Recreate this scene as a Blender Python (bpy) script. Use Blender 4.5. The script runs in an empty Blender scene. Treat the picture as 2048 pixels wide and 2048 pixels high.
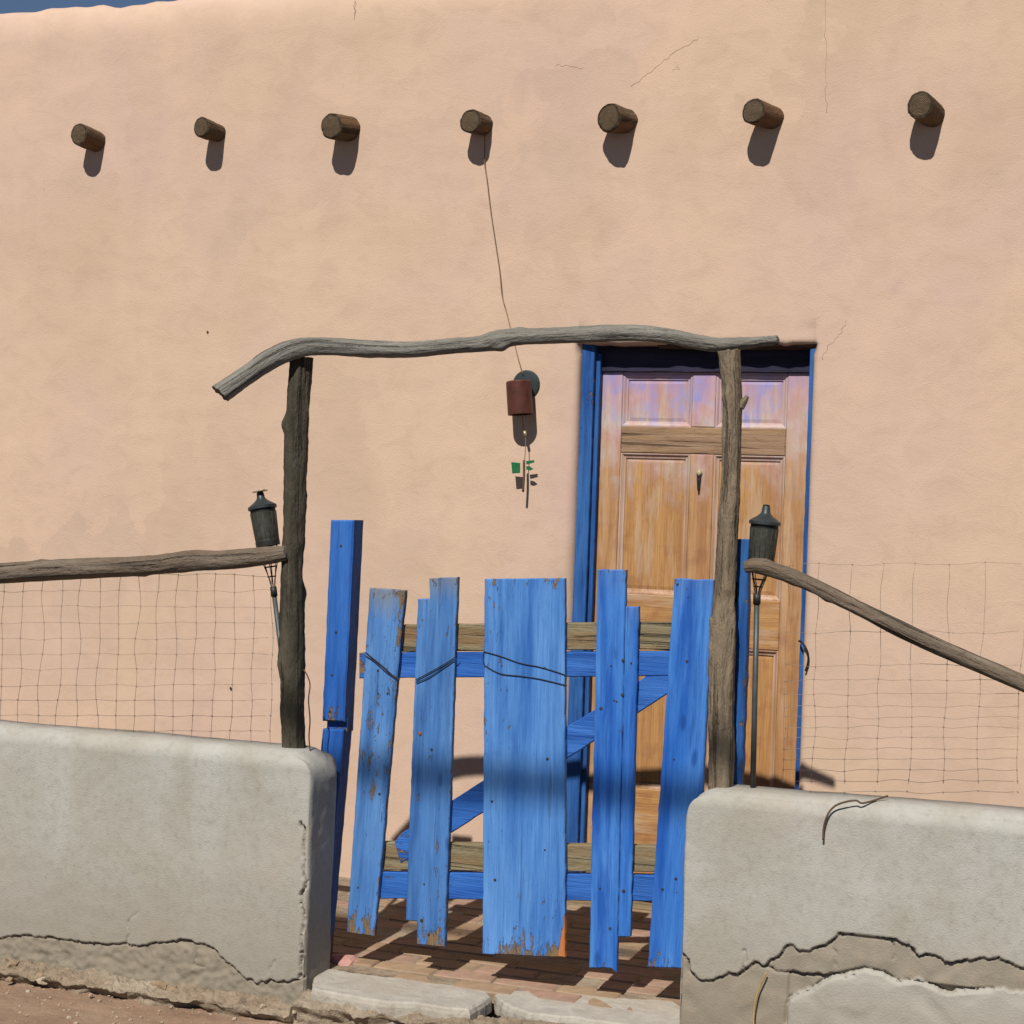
import bpy, bmesh, math, random
from mathutils import Vector, noise, Matrix
R = math.radians
random.seed(7)
scn = bpy.context.scene
COL = scn.collection

# ------------------------------------------------------------------ camera
F_PX, PSI, RHO = 3400.0, R(19.3), R(2.0)
EYE = Vector((0.0, -6.5, 1.55))
FWD = Vector((-math.sin(PSI), math.cos(PSI), 0)); R0 = Vector((math.cos(PSI), math.sin(PSI), 0)); U0 = Vector((0, 0, 1))
RGT = R0 * math.cos(RHO) + U0 * math.sin(RHO); UPV = U0 * math.cos(RHO) - R0 * math.sin(RHO)
cam = bpy.data.cameras.new('camera'); cam_o = bpy.data.objects.new('camera', cam); COL.objects.link(cam_o)
m = Matrix((RGT, UPV, -FWD)).transposed().to_4x4(); m.translation = EYE
cam_o.matrix_world = m
cam.sensor_width = 36; cam.lens = 36 * F_PX / 2048; cam.clip_start = 0.05; cam.clip_end = 2000
scn.camera = cam_o

# ------------------------------------------------------------------ light
SUN_K = 1.108                                            # drop of a shadow per metre towards the house
SUN_EL = math.atan(SUN_K)
world = bpy.data.worlds.new('World'); scn.world = world; world.use_nodes = True
wn = world.node_tree.nodes; wl = world.node_tree.links
sky = wn.new('ShaderNodeTexSky'); sky.sky_type = 'NISHITA'; sky.sun_disc = False
sky.sun_elevation = SUN_EL; sky.sun_rotation = R(180.6); sky.altitude = 2200; sky.air_density = 0.8; sky.dust_density = 0.1
wl.new(sky.outputs[0], wn['Background'].inputs[0]); wn['Background'].inputs[1].default_value = 0.05
sun = bpy.data.lights.new('sun', 'SUN'); sun.energy = 5.0; sun.angle = R(0.53); sun.color = (1.0, 0.955, 0.88)
sun_o = bpy.data.objects.new('sun', sun); COL.objects.link(sun_o)
SUN_DIR = Vector((-0.01, -1.0, SUN_K)).normalized()      # towards the sun
sun_o.rotation_euler = SUN_DIR.to_track_quat('Z', 'Y').to_euler(); sun_o.location = (0, -20, 20)
scn.view_settings.view_transform = 'Standard'; scn.view_settings.look = 'None'
scn.view_settings.exposure = 0.36; scn.view_settings.gamma = 1.0; scn.view_settings.use_curve_mapping = False

# ------------------------------------------------------------------ measuring helpers
def ray(px, py): return FWD + RGT * ((px - 1024) / F_PX) + UPV * ((1024 - py) / F_PX)
def at(px, py, Y):
    d = ray(px, py); return EYE + d * ((Y - EYE.y) / d.y)
def atz(px, py, z):
    d = ray(px, py); return EYE + d * ((z - EYE.z) / d.z)
def mpp(px, Y):                                          # metres per photo pixel there
    return (at(px, 1024, Y) - EYE).dot(FWD) / F_PX

# ------------------------------------------------------------------ scene helpers
def tag(o, label=None, cat=None, group=None, kind=None):
    if label: o['label'] = label
    if cat: o['category'] = cat
    if group: o['group'] = group
    if kind: o['kind'] = kind
    return o
def empty(name, loc=(0, 0, 0)):
    o = bpy.data.objects.new(name, None); o.location = loc; o.empty_display_size = 0.1; COL.objects.link(o); return o
def link_mesh(name, me, mat, parent=None, smooth=False):
    o = bpy.data.objects.new(name, me); COL.objects.link(o)
    me.materials.append(mat)
    if smooth:
        me.polygons.foreach_set('use_smooth', [True] * len(me.polygons))
    if parent is not None:
        o.parent = parent; o.matrix_parent_inverse = Matrix.Translation(-parent.location)
        if parent.parent is not None: o.matrix_parent_inverse = Matrix.Identity(4)
    return o
def put_attr(me, name, vals):
    a = me.attributes.new(name, 'FLOAT_VECTOR', 'POINT')
    a.data.foreach_set('vector', [c for v in vals for c in v])
def from_data(name, vs, fs, mat, parent=None, smooth=False, g=None, w=None):
    me = bpy.data.meshes.new(name); me.from_pydata([tuple(v) for v in vs], [], fs); me.update()
    if g: put_attr(me, 'gcoord', g)
    if w: put_attr(me, 'wear', w)
    return link_mesh(name, me, mat, parent, smooth)
def nz(x, y, z): return noise.noise(Vector((x, y, z)))
def fbm(p, o=4):
    s, a, f = 0, 0.5, 1.0
    for _ in range(o):
        s += a * noise.noise(p * f); a *= 0.5; f *= 2.03
    return s
def seg_dist(x, z, a, b):
    dx, dz = b[0] - a[0], b[1] - a[1]
    t = max(0, min(1, ((x - a[0]) * dx + (z - a[1]) * dz) / (dx * dx + dz * dz + 1e-12)))
    return math.hypot(x - a[0] - t * dx, z - a[1] - t * dz)
def poly_dist(x, z, pl): return min(seg_dist(x, z, pl[i], pl[i + 1]) for i in range(len(pl) - 1))
def poly_z(x, pl):
    if x <= pl[0][0]: return pl[0][1]
    for a, b in zip(pl, pl[1:]):
        if x <= b[0]:
            return a[1] + (b[1] - a[1]) * (x - a[0]) / (b[0] - a[0] + 1e-9)
    return pl[-1][1]

# ------------------------------------------------------------------ materials
def srgb(*c): return tuple((v / 255 / 12.92 if v / 255 <= 0.04045 else ((v / 255 + 0.055) / 1.055) ** 2.4) for v in c)
def alb(r, g, b, k=1.25): return tuple(min(0.85, v / (k * 1.25)) for v in srgb(r, g, b))
class NT:
    def __init__(s, name, rough=0.85):
        s.m = bpy.data.materials.new(name); s.m.use_nodes = True
        s.n = s.m.node_tree.nodes; s.l = s.m.node_tree.links
        s.b = s.n['Principled BSDF']; s.b.inputs['Roughness'].default_value = rough
        s.b.inputs['Specular IOR Level'].default_value = 0.25
    def attr(s, name):
        a = s.n.new('ShaderNodeAttribute'); a.attribute_name = name; return a.outputs['Vector']
    def obj(s): return s.n.new('ShaderNodeTexCoord').outputs['Object']
    def scale(s, v, sc, off=(0, 0, 0)):
        k = s.n.new('ShaderNodeMapping'); k.inputs['Scale'].default_value = sc; k.inputs['Location'].default_value = off
        s.l.new(v, k.inputs['Vector']); return k.outputs[0]
    def noise(s, v, sc=1.0, det=4, rough=0.55, dist=0.0):
        k = s.n.new('ShaderNodeTexNoise'); k.inputs['Scale'].default_value = sc; k.inputs['Detail'].default_value = det
        k.inputs['Roughness'].default_value = rough; k.inputs['Distortion'].default_value = dist
        s.l.new(v, k.inputs['Vector']); return k.outputs['Fac']
    def voro(s, v, sc, feature='DISTANCE_TO_EDGE'):
        k = s.n.new('ShaderNodeTexVoronoi'); k.feature = feature; k.inputs['Scale'].default_value = sc
        s.l.new(v, k.inputs['Vector']); return k.outputs[0]
    def ramp(s, f, lo, hi, a=0.0, b=1.0):
        k = s.n.new('ShaderNodeMapRange'); k.inputs['From Min'].default_value = lo; k.inputs['From Max'].default_value = hi
        k.inputs['To Min'].default_value = a; k.inputs['To Max'].default_value = b
        s.l.new(f, k.inputs['Value']); return k.outputs[0]
    def math(s, op, a, b):
        k = s.n.new('ShaderNodeMath'); k.operation = op
        for i, v in enumerate((a, b)):
            if isinstance(v, (int, float)): k.inputs[i].default_value = v
            else: s.l.new(v, k.inputs[i])
        return k.outputs[0]
    def mix(s, f, a, b, mode='MIX'):
        k = s.n.new('ShaderNodeMix'); k.data_type = 'RGBA'; k.blend_type = mode
        for i, v in ((0, f), (6, a), (7, b)):
            if isinstance(v, (int, float)): k.inputs[i].default_value = v
            elif isinstance(v, tuple): k.inputs[i].default_value = (*v[:3], 1)
            else: s.l.new(v, k.inputs[i])
        return k.outputs[2]
    def sep(s, v):
        k = s.n.new('ShaderNodeSeparateXYZ'); s.l.new(v, k.inputs[0]); return k.outputs
    def color(s, c): s.l.new(c, s.b.inputs['Base Color'])
    def bump(s, h, dist, prev=None, strength=1.0):
        k = s.n.new('ShaderNodeBump'); k.inputs['Distance'].default_value = dist; k.inputs['Strength'].default_value = strength
        s.l.new(h, k.inputs['Height'])
        if prev is not None: s.l.new(prev, k.inputs['Normal'])
        s.l.new(k.outputs[0], s.b.inputs['Normal']); return k.outputs[0]

def mat_facade():
    t = NT('facade_plaster', 0.95); v = t.obj(); K = 1.17
    a = t.noise(v, 0.8, 3, 0.55, 0.5); b = t.noise(t.scale(v, (1, 1, 0.45)), 2.2, 4, 0.6, 0.4); c = t.noise(t.scale(v, (1, 1, 1.5)), 7.5, 5, 0.68, 0.6)
    wob = t.n.new('ShaderNodeVectorMath'); wob.operation = 'ADD'
    nv = t.n.new('ShaderNodeTexNoise'); nv.inputs['Scale'].default_value = 3.4; nv.inputs['Detail'].default_value = 4
    t.l.new(v, nv.inputs['Vector']); sc = t.n.new('ShaderNodeVectorMath'); sc.operation = 'SCALE'; sc.inputs['Scale'].default_value = 0.5
    t.l.new(nv.outputs['Color'], sc.inputs[0]); t.l.new(v, wob.inputs[0]); t.l.new(sc.outputs[0], wob.inputs[1])
    vo = t.n.new('ShaderNodeTexVoronoi'); vo.feature = 'F1'; vo.inputs['Scale'].default_value = 1.4
    t.l.new(t.scale(wob.outputs[0], (0.7, 1, 1.25)), vo.inputs['Vector']); cell = t.sep(vo.outputs['Color'])
    col = t.mix(t.ramp(a, 0.36, 0.64), alb(207, 180, 154, K), alb(210, 180, 165, K))
    col = t.mix(t.ramp(cell[0], 0.2, 0.9, 0, 0.5), col, alb(217, 186, 161, K))          # trowelled patches
    col = t.mix(t.ramp(cell[1], 0.45, 0.95, 0, 0.32), col, alb(196, 169, 147, K))
    col = t.mix(t.ramp(b, 0.44, 0.66, 0, 0.7), col, alb(218, 188, 163, K))
    col = t.mix(t.ramp(c, 0.48, 0.75, 0, 0.42), col, alb(190, 162, 140, K))
    sp = t.ramp(t.noise(t.scale(v, (1, 1, 0.6)), 55, 2, 0.5), 0.70, 0.76)
    col = t.mix(t.math('MULTIPLY', sp, 0.22), col, alb(160, 136, 114, K))
    gt = t.noise(v, 210, 2, 0.6)
    col = t.mix(t.ramp(gt, 0.55, 0.8, 0, 0.25), col, alb(176, 150, 128, K))
    t.color(col)
    n1 = t.bump(t.math('ADD', c, t.math('MULTIPLY', b, 2.0)), 0.0016); t.bump(gt, 0.0011, n1)
    return t.m
def mat_grey_plaster():
    t = NT('grey_cement_plaster', 0.93); v = t.obj(); ly = t.sep(t.attr('wear'))
    a = t.noise(t.scale(v, (1, 1, 0.6)), 3.0, 5, 0.6, 0.8); b = t.noise(v, 16, 6, 0.7); c = t.noise(v, 46, 4, 0.6)
    col = t.mix(t.ramp(a, 0.33, 0.68), alb(173, 168, 155), alb(192, 190, 184))
    col = t.mix(t.ramp(b, 0.5, 0.75, 0, 0.28), col, alb(152, 145, 128))
    col = t.mix(t.ramp(c, 0.5, 0.8, 0, 0.42), col, alb(134, 127, 112))
    col = t.mix(t.ramp(t.noise(v, 3.5, 4), 0.58, 0.7, 0, 0.35), col, alb(186, 172, 156))
    old = t.mix(t.ramp(b, 0.35, 0.7), alb(152, 145, 131), alb(172, 160, 142))
    col = t.mix(ly[0], col, old)
    col = t.mix(t.math('MULTIPLY', ly[1], t.ramp(b, 0.3, 0.7, 1, 0.55)), col, alb(190, 187, 178))
    col = t.mix(t.math('MULTIPLY', ly[2], 0.8), col, alb(120, 106, 94))
    gd = t.sep(v)[2]                                    # splashed earth on the foot of the wall
    spl = t.math('MULTIPLY', t.ramp(t.math('ADD', gd, t.math('MULTIPLY', a, -0.35)), -0.12, 0.22, 1, 0), 0.5)
    col = t.mix(spl, col, alb(142, 130, 112))
    t.color(col)
    t.bump(t.math('ADD', t.noise(v, 180, 3, 0.65), t.math('MULTIPLY', c, 0.35)), 0.0018)
    return t.m
def mat_rough(name, c1, c2, c3, sc=14, h=0.02, rough=0.95):
    t = NT(name, rough); v = t.obj()
    a = t.noise(v, sc, 6, 0.65, 0.4); b = t.noise(v, sc * 0.25, 4)
    col = t.mix(t.ramp(a, 0.35, 0.7), c1, c2); col = t.mix(t.ramp(b, 0.45, 0.7, 0, 0.8), col, c3)
    t.color(col); n1 = t.bump(a, h); t.bump(t.noise(v, sc * 9, 4, 0.65), h * 0.18, n1)
    return t.m
def mat_paint(name, light, mid, deep, worn=0.0, endworn=0.5, grime=0.0, corner=False, wood=alb(150, 124, 92)):
    t = NT(name, 0.72); g = t.attr('gcoord'); w = t.sep(t.attr('wear')); t.b.inputs['Specular IOR Level'].default_value = 0.15
    s1 = t.noise(t.scale(g, (22, 22, 1.6)), 1.0, 5, 0.6, 0.3); s2 = t.noise(t.scale(g, (9, 9, 2.2)), 1.0, 3, 0.5, 0.6)
    grain = t.noise(t.scale(g, (210, 210, 6)), 1.0, 4, 0.7, 0.2); fl = t.noise(t.scale(g, (60, 60, 16)), 1.0, 6, 0.7, 0.5)
    col = t.mix(t.ramp(s2, 0.3, 0.66), mid, light)
    col = t.mix(t.ramp(s1, 0.48, 0.68, 0, 0.85), col, deep)
    col = t.mix(t.ramp(s1, 0.42, 0.25, 0, 0.6), col, tuple(min(1, c * 1.18 + 0.012) for c in light))
    col = t.mix(t.ramp(grain, 0.5, 0.72, 0, 0.6), col, deep)
    kn = t.ramp(t.voro(t.scale(g, (9, 9, 3.2)), 1.0, 'F1'), 0.05, 0.11, 1, 0); col = t.mix(t.math('MULTIPLY', kn, 0.6), col, tuple(c * 0.6 for c in deep))
    wd = t.mix(t.ramp(grain, 0.35, 0.65), wood, tuple(c * 0.62 for c in wood))
    e1 = t.ramp(w[0], 0.0, 0.11, endworn, 0); e2 = t.ramp(w[1], 0.0, 0.05, endworn * 0.55, 0)
    e3 = t.ramp(w[2], 0.0, 0.008, endworn * 0.35, 0)
    k = t.math('ADD', fl, t.math('MAXIMUM', t.math('MAXIMUM', e1, e2), e3))
    k = t.math('ADD', k, t.ramp(t.noise(t.scale(g, (7, 7, 2)), 1.0, 3), 0.45, 0.7, 0, 0.13))
    dirt = t.math('MULTIPLY', t.ramp(t.math('ADD', w[1], t.math('MULTIPLY', s1, 0.2)), 0.10, 0.20, 1, 0), grime)
    col = t.mix(dirt, col, alb(140, 140, 134)); chk = t.ramp(t.noise(t.scale(g, (75, 75, 2.4)), 1.0, 3, 0.5, 0.6), 0.64, 0.70)
    col = t.mix(t.math('MULTIPLY', chk, 0.4), col, tuple(c * 0.45 for c in deep))
    mask = t.ramp(k, 0.80 - worn, 0.83 - worn)
    if corner:
        cm = t.ramp(t.math('ADD', t.math('ADD', w[0], t.math('MULTIPLY', w[2], 6.5)), t.math('MULTIPLY', fl, 0.12)), 0.235, 0.245, 1, 0)
        wd = t.mix(cm, wd, alb(200, 128, 78)); mask = t.math('MAXIMUM', mask, cm)
    t.color(t.mix(mask, col, wd))
    t.l.new(t.ramp(mask, 0, 1, 0.6, 0.9), t.b.inputs['Roughness'])
    n1 = t.bump(t.math('SUBTRACT', grain, t.math('MULTIPLY', mask, 0.8)), 0.0032); t.bump(s1, 0.004, n1)
    return t.m
def mat_wood(name, c1, c2, c3, stretch=(60, 60, 3.5), h=0.005, rough=0.85):
    t = NT(name, rough); g = t.attr('gcoord')
    a = t.noise(t.scale(g, stretch), 1.0, 6, 0.65, 0.4); b = t.noise(t.scale(g, tuple(x * 0.3 for x in stretch)), 1.0, 4, 0.6)
    p = t.noise(t.scale(g, (24, 24, 9)), 1.0, 5, 0.7, 0.3); ck = t.noise(t.scale(g, (stretch[0] * 0.7, stretch[1] * 0.7, stretch[2] * 0.35)), 1.0, 3, 0.5, 0.8)
    col = t.mix(t.ramp(a, 0.35, 0.68), c1, c2); col = t.mix(t.ramp(b, 0.42, 0.7, 0, 0.8), col, c3)
    col = t.mix(t.ramp(p, 0.52, 0.72, 0, 0.55), col, tuple(x * 0.5 for x in c1))
    crk = t.ramp(ck, 0.60, 0.66)
    col = t.mix(t.math('MULTIPLY', crk, 0.75), col, tuple(x * 0.25 for x in c1))
    t.color(col)
    n1 = t.bump(t.math('SUBTRACT', a, crk), h); t.bump(p, h * 2, n1)
    return t.m
def mat_endgrain(name, c1, c2):
    t = NT(name, 0.9); g = t.attr('gcoord')
    wv = t.n.new('ShaderNodeTexWave'); wv.wave_type = 'RINGS'; wv.rings_direction = 'Z'; wv.inputs['Scale'].default_value = 60
    wv.inputs['Distortion'].default_value = 2.5; wv.inputs['Detail'].default_value = 3; t.l.new(t.scale(g, (1, 1, 0)), wv.inputs['Vector'])
    n = t.noise(g, 40, 5, 0.6)
    col = t.mix(wv.outputs['Fac'], c1, c2); col = t.mix(t.ramp(n, 0.45, 0.7, 0, 0.7), col, tuple(x * 0.45 for x in c1))
    t.color(col); t.bump(t.math('ADD', wv.outputs['Fac'], n), 0.003)
    return t.m
def mat_door(name, painted):
    t = NT(name, 0.6); g = t.attr('gcoord'); v = t.obj(); z = t.sep(v)[2]
    gr = t.noise(t.scale(g, (170, 170, 5)), 1.0, 5, 0.7, 0.3); st = t.noise(t.scale(g, (26, 26, 1.3)), 1.0, 4, 0.6, 0.4); pt = t.noise(v, 9, 5, 0.6)
    wood = t.mix(t.ramp(st, 0.34, 0.64), alb(204, 156, 98), alb(176, 126, 78))
    wood = t.mix(t.ramp(gr, 0.45, 0.70, 0, 0.6), wood, alb(130, 86, 54))
    wood = t.mix(t.ramp(pt, 0.52, 0.7, 0, 0.6), wood, alb(146, 94, 58))
    wood = t.mix(t.ramp(t.noise(t.scale(g, (14, 14, 2)), 1.0, 5, 0.7), 0.54, 0.66, 0, 0.55), wood, alb(202, 176, 150))
    pink = t.mix(t.ramp(pt, 0.42, 0.58), alb(206, 168, 172), alb(208, 190, 180))
    viol = t.mix(t.ramp(pt, 0.45, 0.6), alb(176, 146, 188), alb(158, 152, 212))
    f1 = t.math('ADD', z, t.math('MULTIPLY', t.math('ADD', st, pt), 0.55))          # paint left mostly high up under the lintel
    grw = t.ramp(t.noise(t.scale(g, (22, 22, 7)), 1.0, 6, 0.75), 0.38, 0.56, 0.5, 1)
    col = t.mix(t.math('MULTIPLY', t.ramp(f1, 2.18, 2.46, 0, 1), grw), wood, pink)
    col = t.mix(t.math('MULTIPLY', t.ramp(f1, 2.48, 2.64, 0, 0.95), grw), col, viol)
    if painted:
        col = t.mix(t.ramp(t.math('ADD', st, t.math('MULTIPLY', gr, 0.5)), 0.50, 0.8, painted * 0.9, painted * 0.15), col, alb(206, 180, 172))
    t.color(col); t.bump(gr, 0.0016)
    return t.m
def mat_plain(name, c, rough=0.6, metal=0.0, var=0.35, sc=30):
    t = NT(name, rough); v = t.obj(); n = t.noise(v, sc, 5, 0.6)
    t.color(t.mix(t.ramp(n, 0.35, 0.7), c, tuple(x * (1 - var) for x in c)))
    t.b.inputs['Metallic'].default_value = metal; t.bump(n, 0.001)
    return t.m

M = {}
M['facade'] = mat_facade(); M['grey'] = mat_grey_plaster()
M['rubble'] = mat_rough('crumbled_adobe', alb(178, 158, 134), alb(140, 122, 102), alb(194, 178, 156), 22, 0.025)
M['earth'] = mat_rough('street_earth', alb(166, 136, 112), alb(140, 112, 92), alb(178, 152, 128), 14, 0.014)
M['asphalt'] = mat_rough('asphalt', (0.045, 0.045, 0.047), (0.06, 0.06, 0.06), (0.038, 0.038, 0.04), 40, 0.004)
M['slab'] = mat_rough('pale_concrete', alb(196, 189, 176), alb(172, 164, 152), alb(182, 170, 154), 16, 0.01)
M['brick'] = [mat_rough('brick_%d' % i, a, b, c, 16, 0.006) for i, (a, b, c) in enumerate([
    (alb(166, 138, 110), alb(140, 114, 90), alb(178, 154, 126)), (alb(176, 150, 122), alb(150, 124, 98), alb(168, 144, 120)), (alb(178, 146, 126), alb(150, 120, 102), alb(176, 152, 130))])]
M['stone'] = [mat_rough('stone_%d' % i, a, b, c, 20, 0.006) for i, (a, b, c) in enumerate([
    (alb(184, 164, 138), alb(150, 130, 106), alb(196, 182, 160)), (alb(170, 146, 118), alb(140, 118, 94), alb(180, 150, 130)), (alb(168, 160, 148), alb(140, 132, 120), alb(186, 176, 160))])]
M['pinkstone'] = mat_rough('pink_stone', alb(200, 152, 142), alb(176, 130, 120), alb(196, 166, 150), 16, 0.005)
M['slat'] = mat_paint('faded_blue_paint', alb(106, 160, 226), alb(78, 136, 212), alb(48, 104, 182), 0.10, 0.17, 0.0, True)
M['slat_dry'] = mat_paint('chalky_blue_paint', alb(102, 152, 214), alb(78, 130, 200), alb(56, 102, 166), 0.145, 0.18, 0.7)
M['slat_rich'] = mat_paint('fresh_blue_paint', alb(88, 150, 228), alb(50, 115, 206), alb(28, 86, 180), 0.065, 0.14, 0.15)
M['slat_deep'] = mat_paint('deep_blue_paint', alb(64, 122, 206), alb(44, 102, 190), alb(30, 78, 158), 0.06, 0.22)
M['frame_blue'] = mat_paint('frame_blue_paint', alb(62, 114, 182), alb(38, 88, 160), alb(26, 60, 120), 0.06, 0.2)
M['headshade'] = mat_paint('navy_lintel_shade', alb(52, 48, 72), alb(38, 36, 56), alb(26, 26, 40), 0.0, 0.1)  # navy blackened so the head board carries the lintel's shadow in its colour
M['rawwood'] = mat_wood('weathered_pine', alb(150, 140, 112), alb(128, 112, 82), alb(140, 106, 72), (70, 70, 3), 0.004)
M['beam'] = mat_wood('silver_grey_branch', alb(156, 152, 144), alb(112, 109, 102), alb(132, 126, 114), (46, 46, 5), 0.007)
M['postdark'] = mat_wood('dark_bark', alb(84, 79, 66), alb(54, 52, 44), alb(104, 94, 76), (44, 44, 4), 0.009)
M['postlight'] = mat_wood('brown_bark', alb(150, 132, 110), alb(112, 98, 80), alb(160, 144, 120), (44, 44, 4), 0.008)
M['rail'] = mat_wood('grey_brown_branch', alb(138, 124, 108), alb(104, 92, 78), alb(124, 102, 84), (40, 40, 5), 0.008)
M['viga'] = mat_wood('roof_log', alb(112, 90, 66), alb(84, 66, 48), alb(130, 92, 60), (40, 40, 4), 0.006)
M['vigaend'] = mat_endgrain('log_end', alb(128, 108, 84), alb(96, 78, 58))
M['cutend'] = mat_endgrain('branch_end', alb(140, 132, 118), alb(100, 92, 80))
M['lintel'] = mat_wood('lintel_wood', alb(110, 82, 62), alb(80, 58, 44), alb(96, 70, 54), (60, 60, 3), 0.004)
M['door'] = mat_door('varnished_door_wood', 0); M['moulding'] = mat_door('pink_edged_moulding', 0.9); M['stile'] = mat_door('stile_wood', 0.25)
M['lockrail'] = mat_wood('weathered_rail_wood', alb(168, 138, 112), alb(144, 112, 86), alb(180, 146, 106), (60, 60, 3), 0.003)
M['iron'] = mat_plain('dark_iron', alb(58, 60, 58), 0.5, 0.3)
M['torchcap'] = mat_plain('grey_green_tin', alb(74, 80, 82), 0.45, 0.4)
M['torchbody'] = mat_plain('sooty_metal', alb(84, 84, 76), 0.55, 0.3, 0.5, 45)
M['pole'] = mat_plain('grey_pole', alb(92, 98, 98), 0.5, 0.3)
M['rust'] = mat_plain('brown_enamel', alb(98, 56, 46), 0.45, 0.0, 0.4)
M['plate'] = mat_plain('dark_slate_enamel', alb(60, 70, 72), 0.4, 0.1)
M['black'] = mat_plain('black_iron', (0.008, 0.008, 0.009), 0.6)
M['wire'] = mat_plain('rusty_wire', alb(96, 80, 66), 0.7, 0.2)
M['greywire'] = mat_plain('galvanised_wire', alb(172, 150, 132), 0.6, 0.2)
M['darkwire'] = mat_plain('dark_wire', alb(52, 58, 72), 0.6, 0.2)
M['cord'] = mat_plain('tan_cable', alb(150, 122, 94), 0.7)
M['stem'] = mat_plain('dry_stem', alb(110, 86, 66), 0.85)
M['straw'] = mat_plain('straw', alb(200, 166, 98), 0.8)
M['brass'] = mat_plain('pale_brass', alb(214, 200, 160), 0.35, 0.4)
M['greenglass'] = mat_plain('green_enamel', alb(40, 120, 72), 0.3)
M['nail'] = mat_plain('nail_head', alb(70, 64, 62), 0.7, 0.2)
M['rustspot'] = mat_plain('rusty_nail', alb(150, 96, 66), 0.8)
M['roof'] = mat_rough('roof_earth', alb(150, 128, 106), alb(120, 100, 84), alb(160, 140, 118), 6, 0.01)
M['crackfill'] = mat_plain('crack_dust', alb(176, 148, 126), 0.95)
M['white'] = mat_plain('white_wax', alb(225, 222, 212), 0.6)

# ------------------------------------------------------------------ shape builders
def catmull(pts, n):
    out = []
    P = [pts[0]] + list(pts) + [pts[-1]]
    for i in range(1, len(P) - 2):
        p0, p1, p2, p3 = P[i - 1], P[i], P[i + 1], P[i + 2]
        for k in range(n):
            t = k / n
            out.append([0.5 * ((2 * b) + (-a + c) * t + (2 * a - 5 * b + 4 * c - d) * t * t + (-a + 3 * b - 3 * c + d) * t ** 3) for a, b, c, d in zip(p0, p1, p2, p3)])
    out.append(list(pts[-1])); return out
def log(name, pts, mat, parent=None, sub=8, seg=34, rough=0.12, knots=(), seed=0, endmat=None, endj=0.28, tilt=(0, 0)):
    """pts: (x, y, z, r). One bark-covered round timber with rough ends and knots ((ring fraction, angle, size))."""
    S = catmull(pts, sub); n = len(S)
    C = [Vector(s[:3]) for s in S]; rad = [s[3] for s in S]
    vs, fs, g = [], [], []
    t0 = (C[1] - C[0]).normalized()
    up = Vector((0, 0, 1)) if abs(t0.z) < 0.8 else Vector((0, 1, 0))
    a1 = t0.cross(up).normalized(); L = 0
    for i in range(n):
        t = (C[min(i + 1, n - 1)] - C[max(i - 1, 0)]).normalized()
        a1 = (a1 - t * a1.dot(t)).normalized(); a2 = t.cross(a1)
        if i: L += (C[i] - C[i - 1]).length
        for k in range(seg):
            th = 2 * math.pi * k / seg; ca, sa = math.cos(th), math.sin(th)
            d = 1 + rough * (0.9 * nz(ca * 1.3 + seed, sa * 1.3, L * 5) + 0.55 * nz(ca * 3.2 + seed, sa * 3.2, L * 2.2) + 0.4 * nz(ca * 6 + seed * 2, sa * 6, L * 14) + 0.3 * nz(ca * 9 + seed * 2, sa * 9, L * 45))
            for (kf, kth, ks) in knots:
                dl = (L - kf) / (0.9 * rad[i] + 1e-6); da = math.atan2(math.sin(th - kth), math.cos(th - kth))
                d += ks * math.exp(-(dl * dl * 1.6 + da * da * 2.6))
            p = C[i] + (a1 * ca + a2 * sa) * rad[i] * d
            if i in (0, n - 1):
                p += t * rad[i] * endj * nz(ca * 2 + seed * 3, sa * 2, i) + t * rad[i] * (tilt[0] * ca + tilt[1] * sa)
            vs.append(p); g.append((ca * rad[i] * 1.3 + seed, sa * rad[i] * 1.6, L + seed))
    for i in range(n - 1):
        for k in range(seg):
            k2 = (k + 1) % seg; fs.append((i * seg + k, i * seg + k2, (i + 1) * seg + k2, (i + 1) * seg + k))
    nb = len(fs)
    for i, order in ((0, -1), (n - 1, 1)):
        t = (C[1] - C[0]).normalized() * -1 if i == 0 else (C[-1] - C[-2]).normalized()
        base = len(vs)
        for k in range(seg):
            p = C[i].lerp(vs[i * seg + k], 0.82) + t * rad[i] * 0.06; vs.append(p); th = 2 * math.pi * k / seg
            g.append((math.cos(th) * rad[i] * 0.82, math.sin(th) * rad[i] * 0.82, seed))
        ci = len(vs); vs.append(C[i] + t * rad[i] * 0.03); g.append((0, 0, seed))
        for k in range(seg):
            k2 = (k + 1) % seg; r0 = i * seg
            q = (r0 + k, r0 + k2, base + k2, base + k); tr = (base + k, base + k2, ci)
            fs.append(q if order > 0 else q[::-1]); fs.append(tr if order > 0 else tr[::-1])
    o = from_data(name, vs, fs, mat, parent, True, g)
    if endmat:
        o.data.materials.append(endmat)
        for p in o.data.polygons[nb:]: p.material_index = 1
    return o
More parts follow.
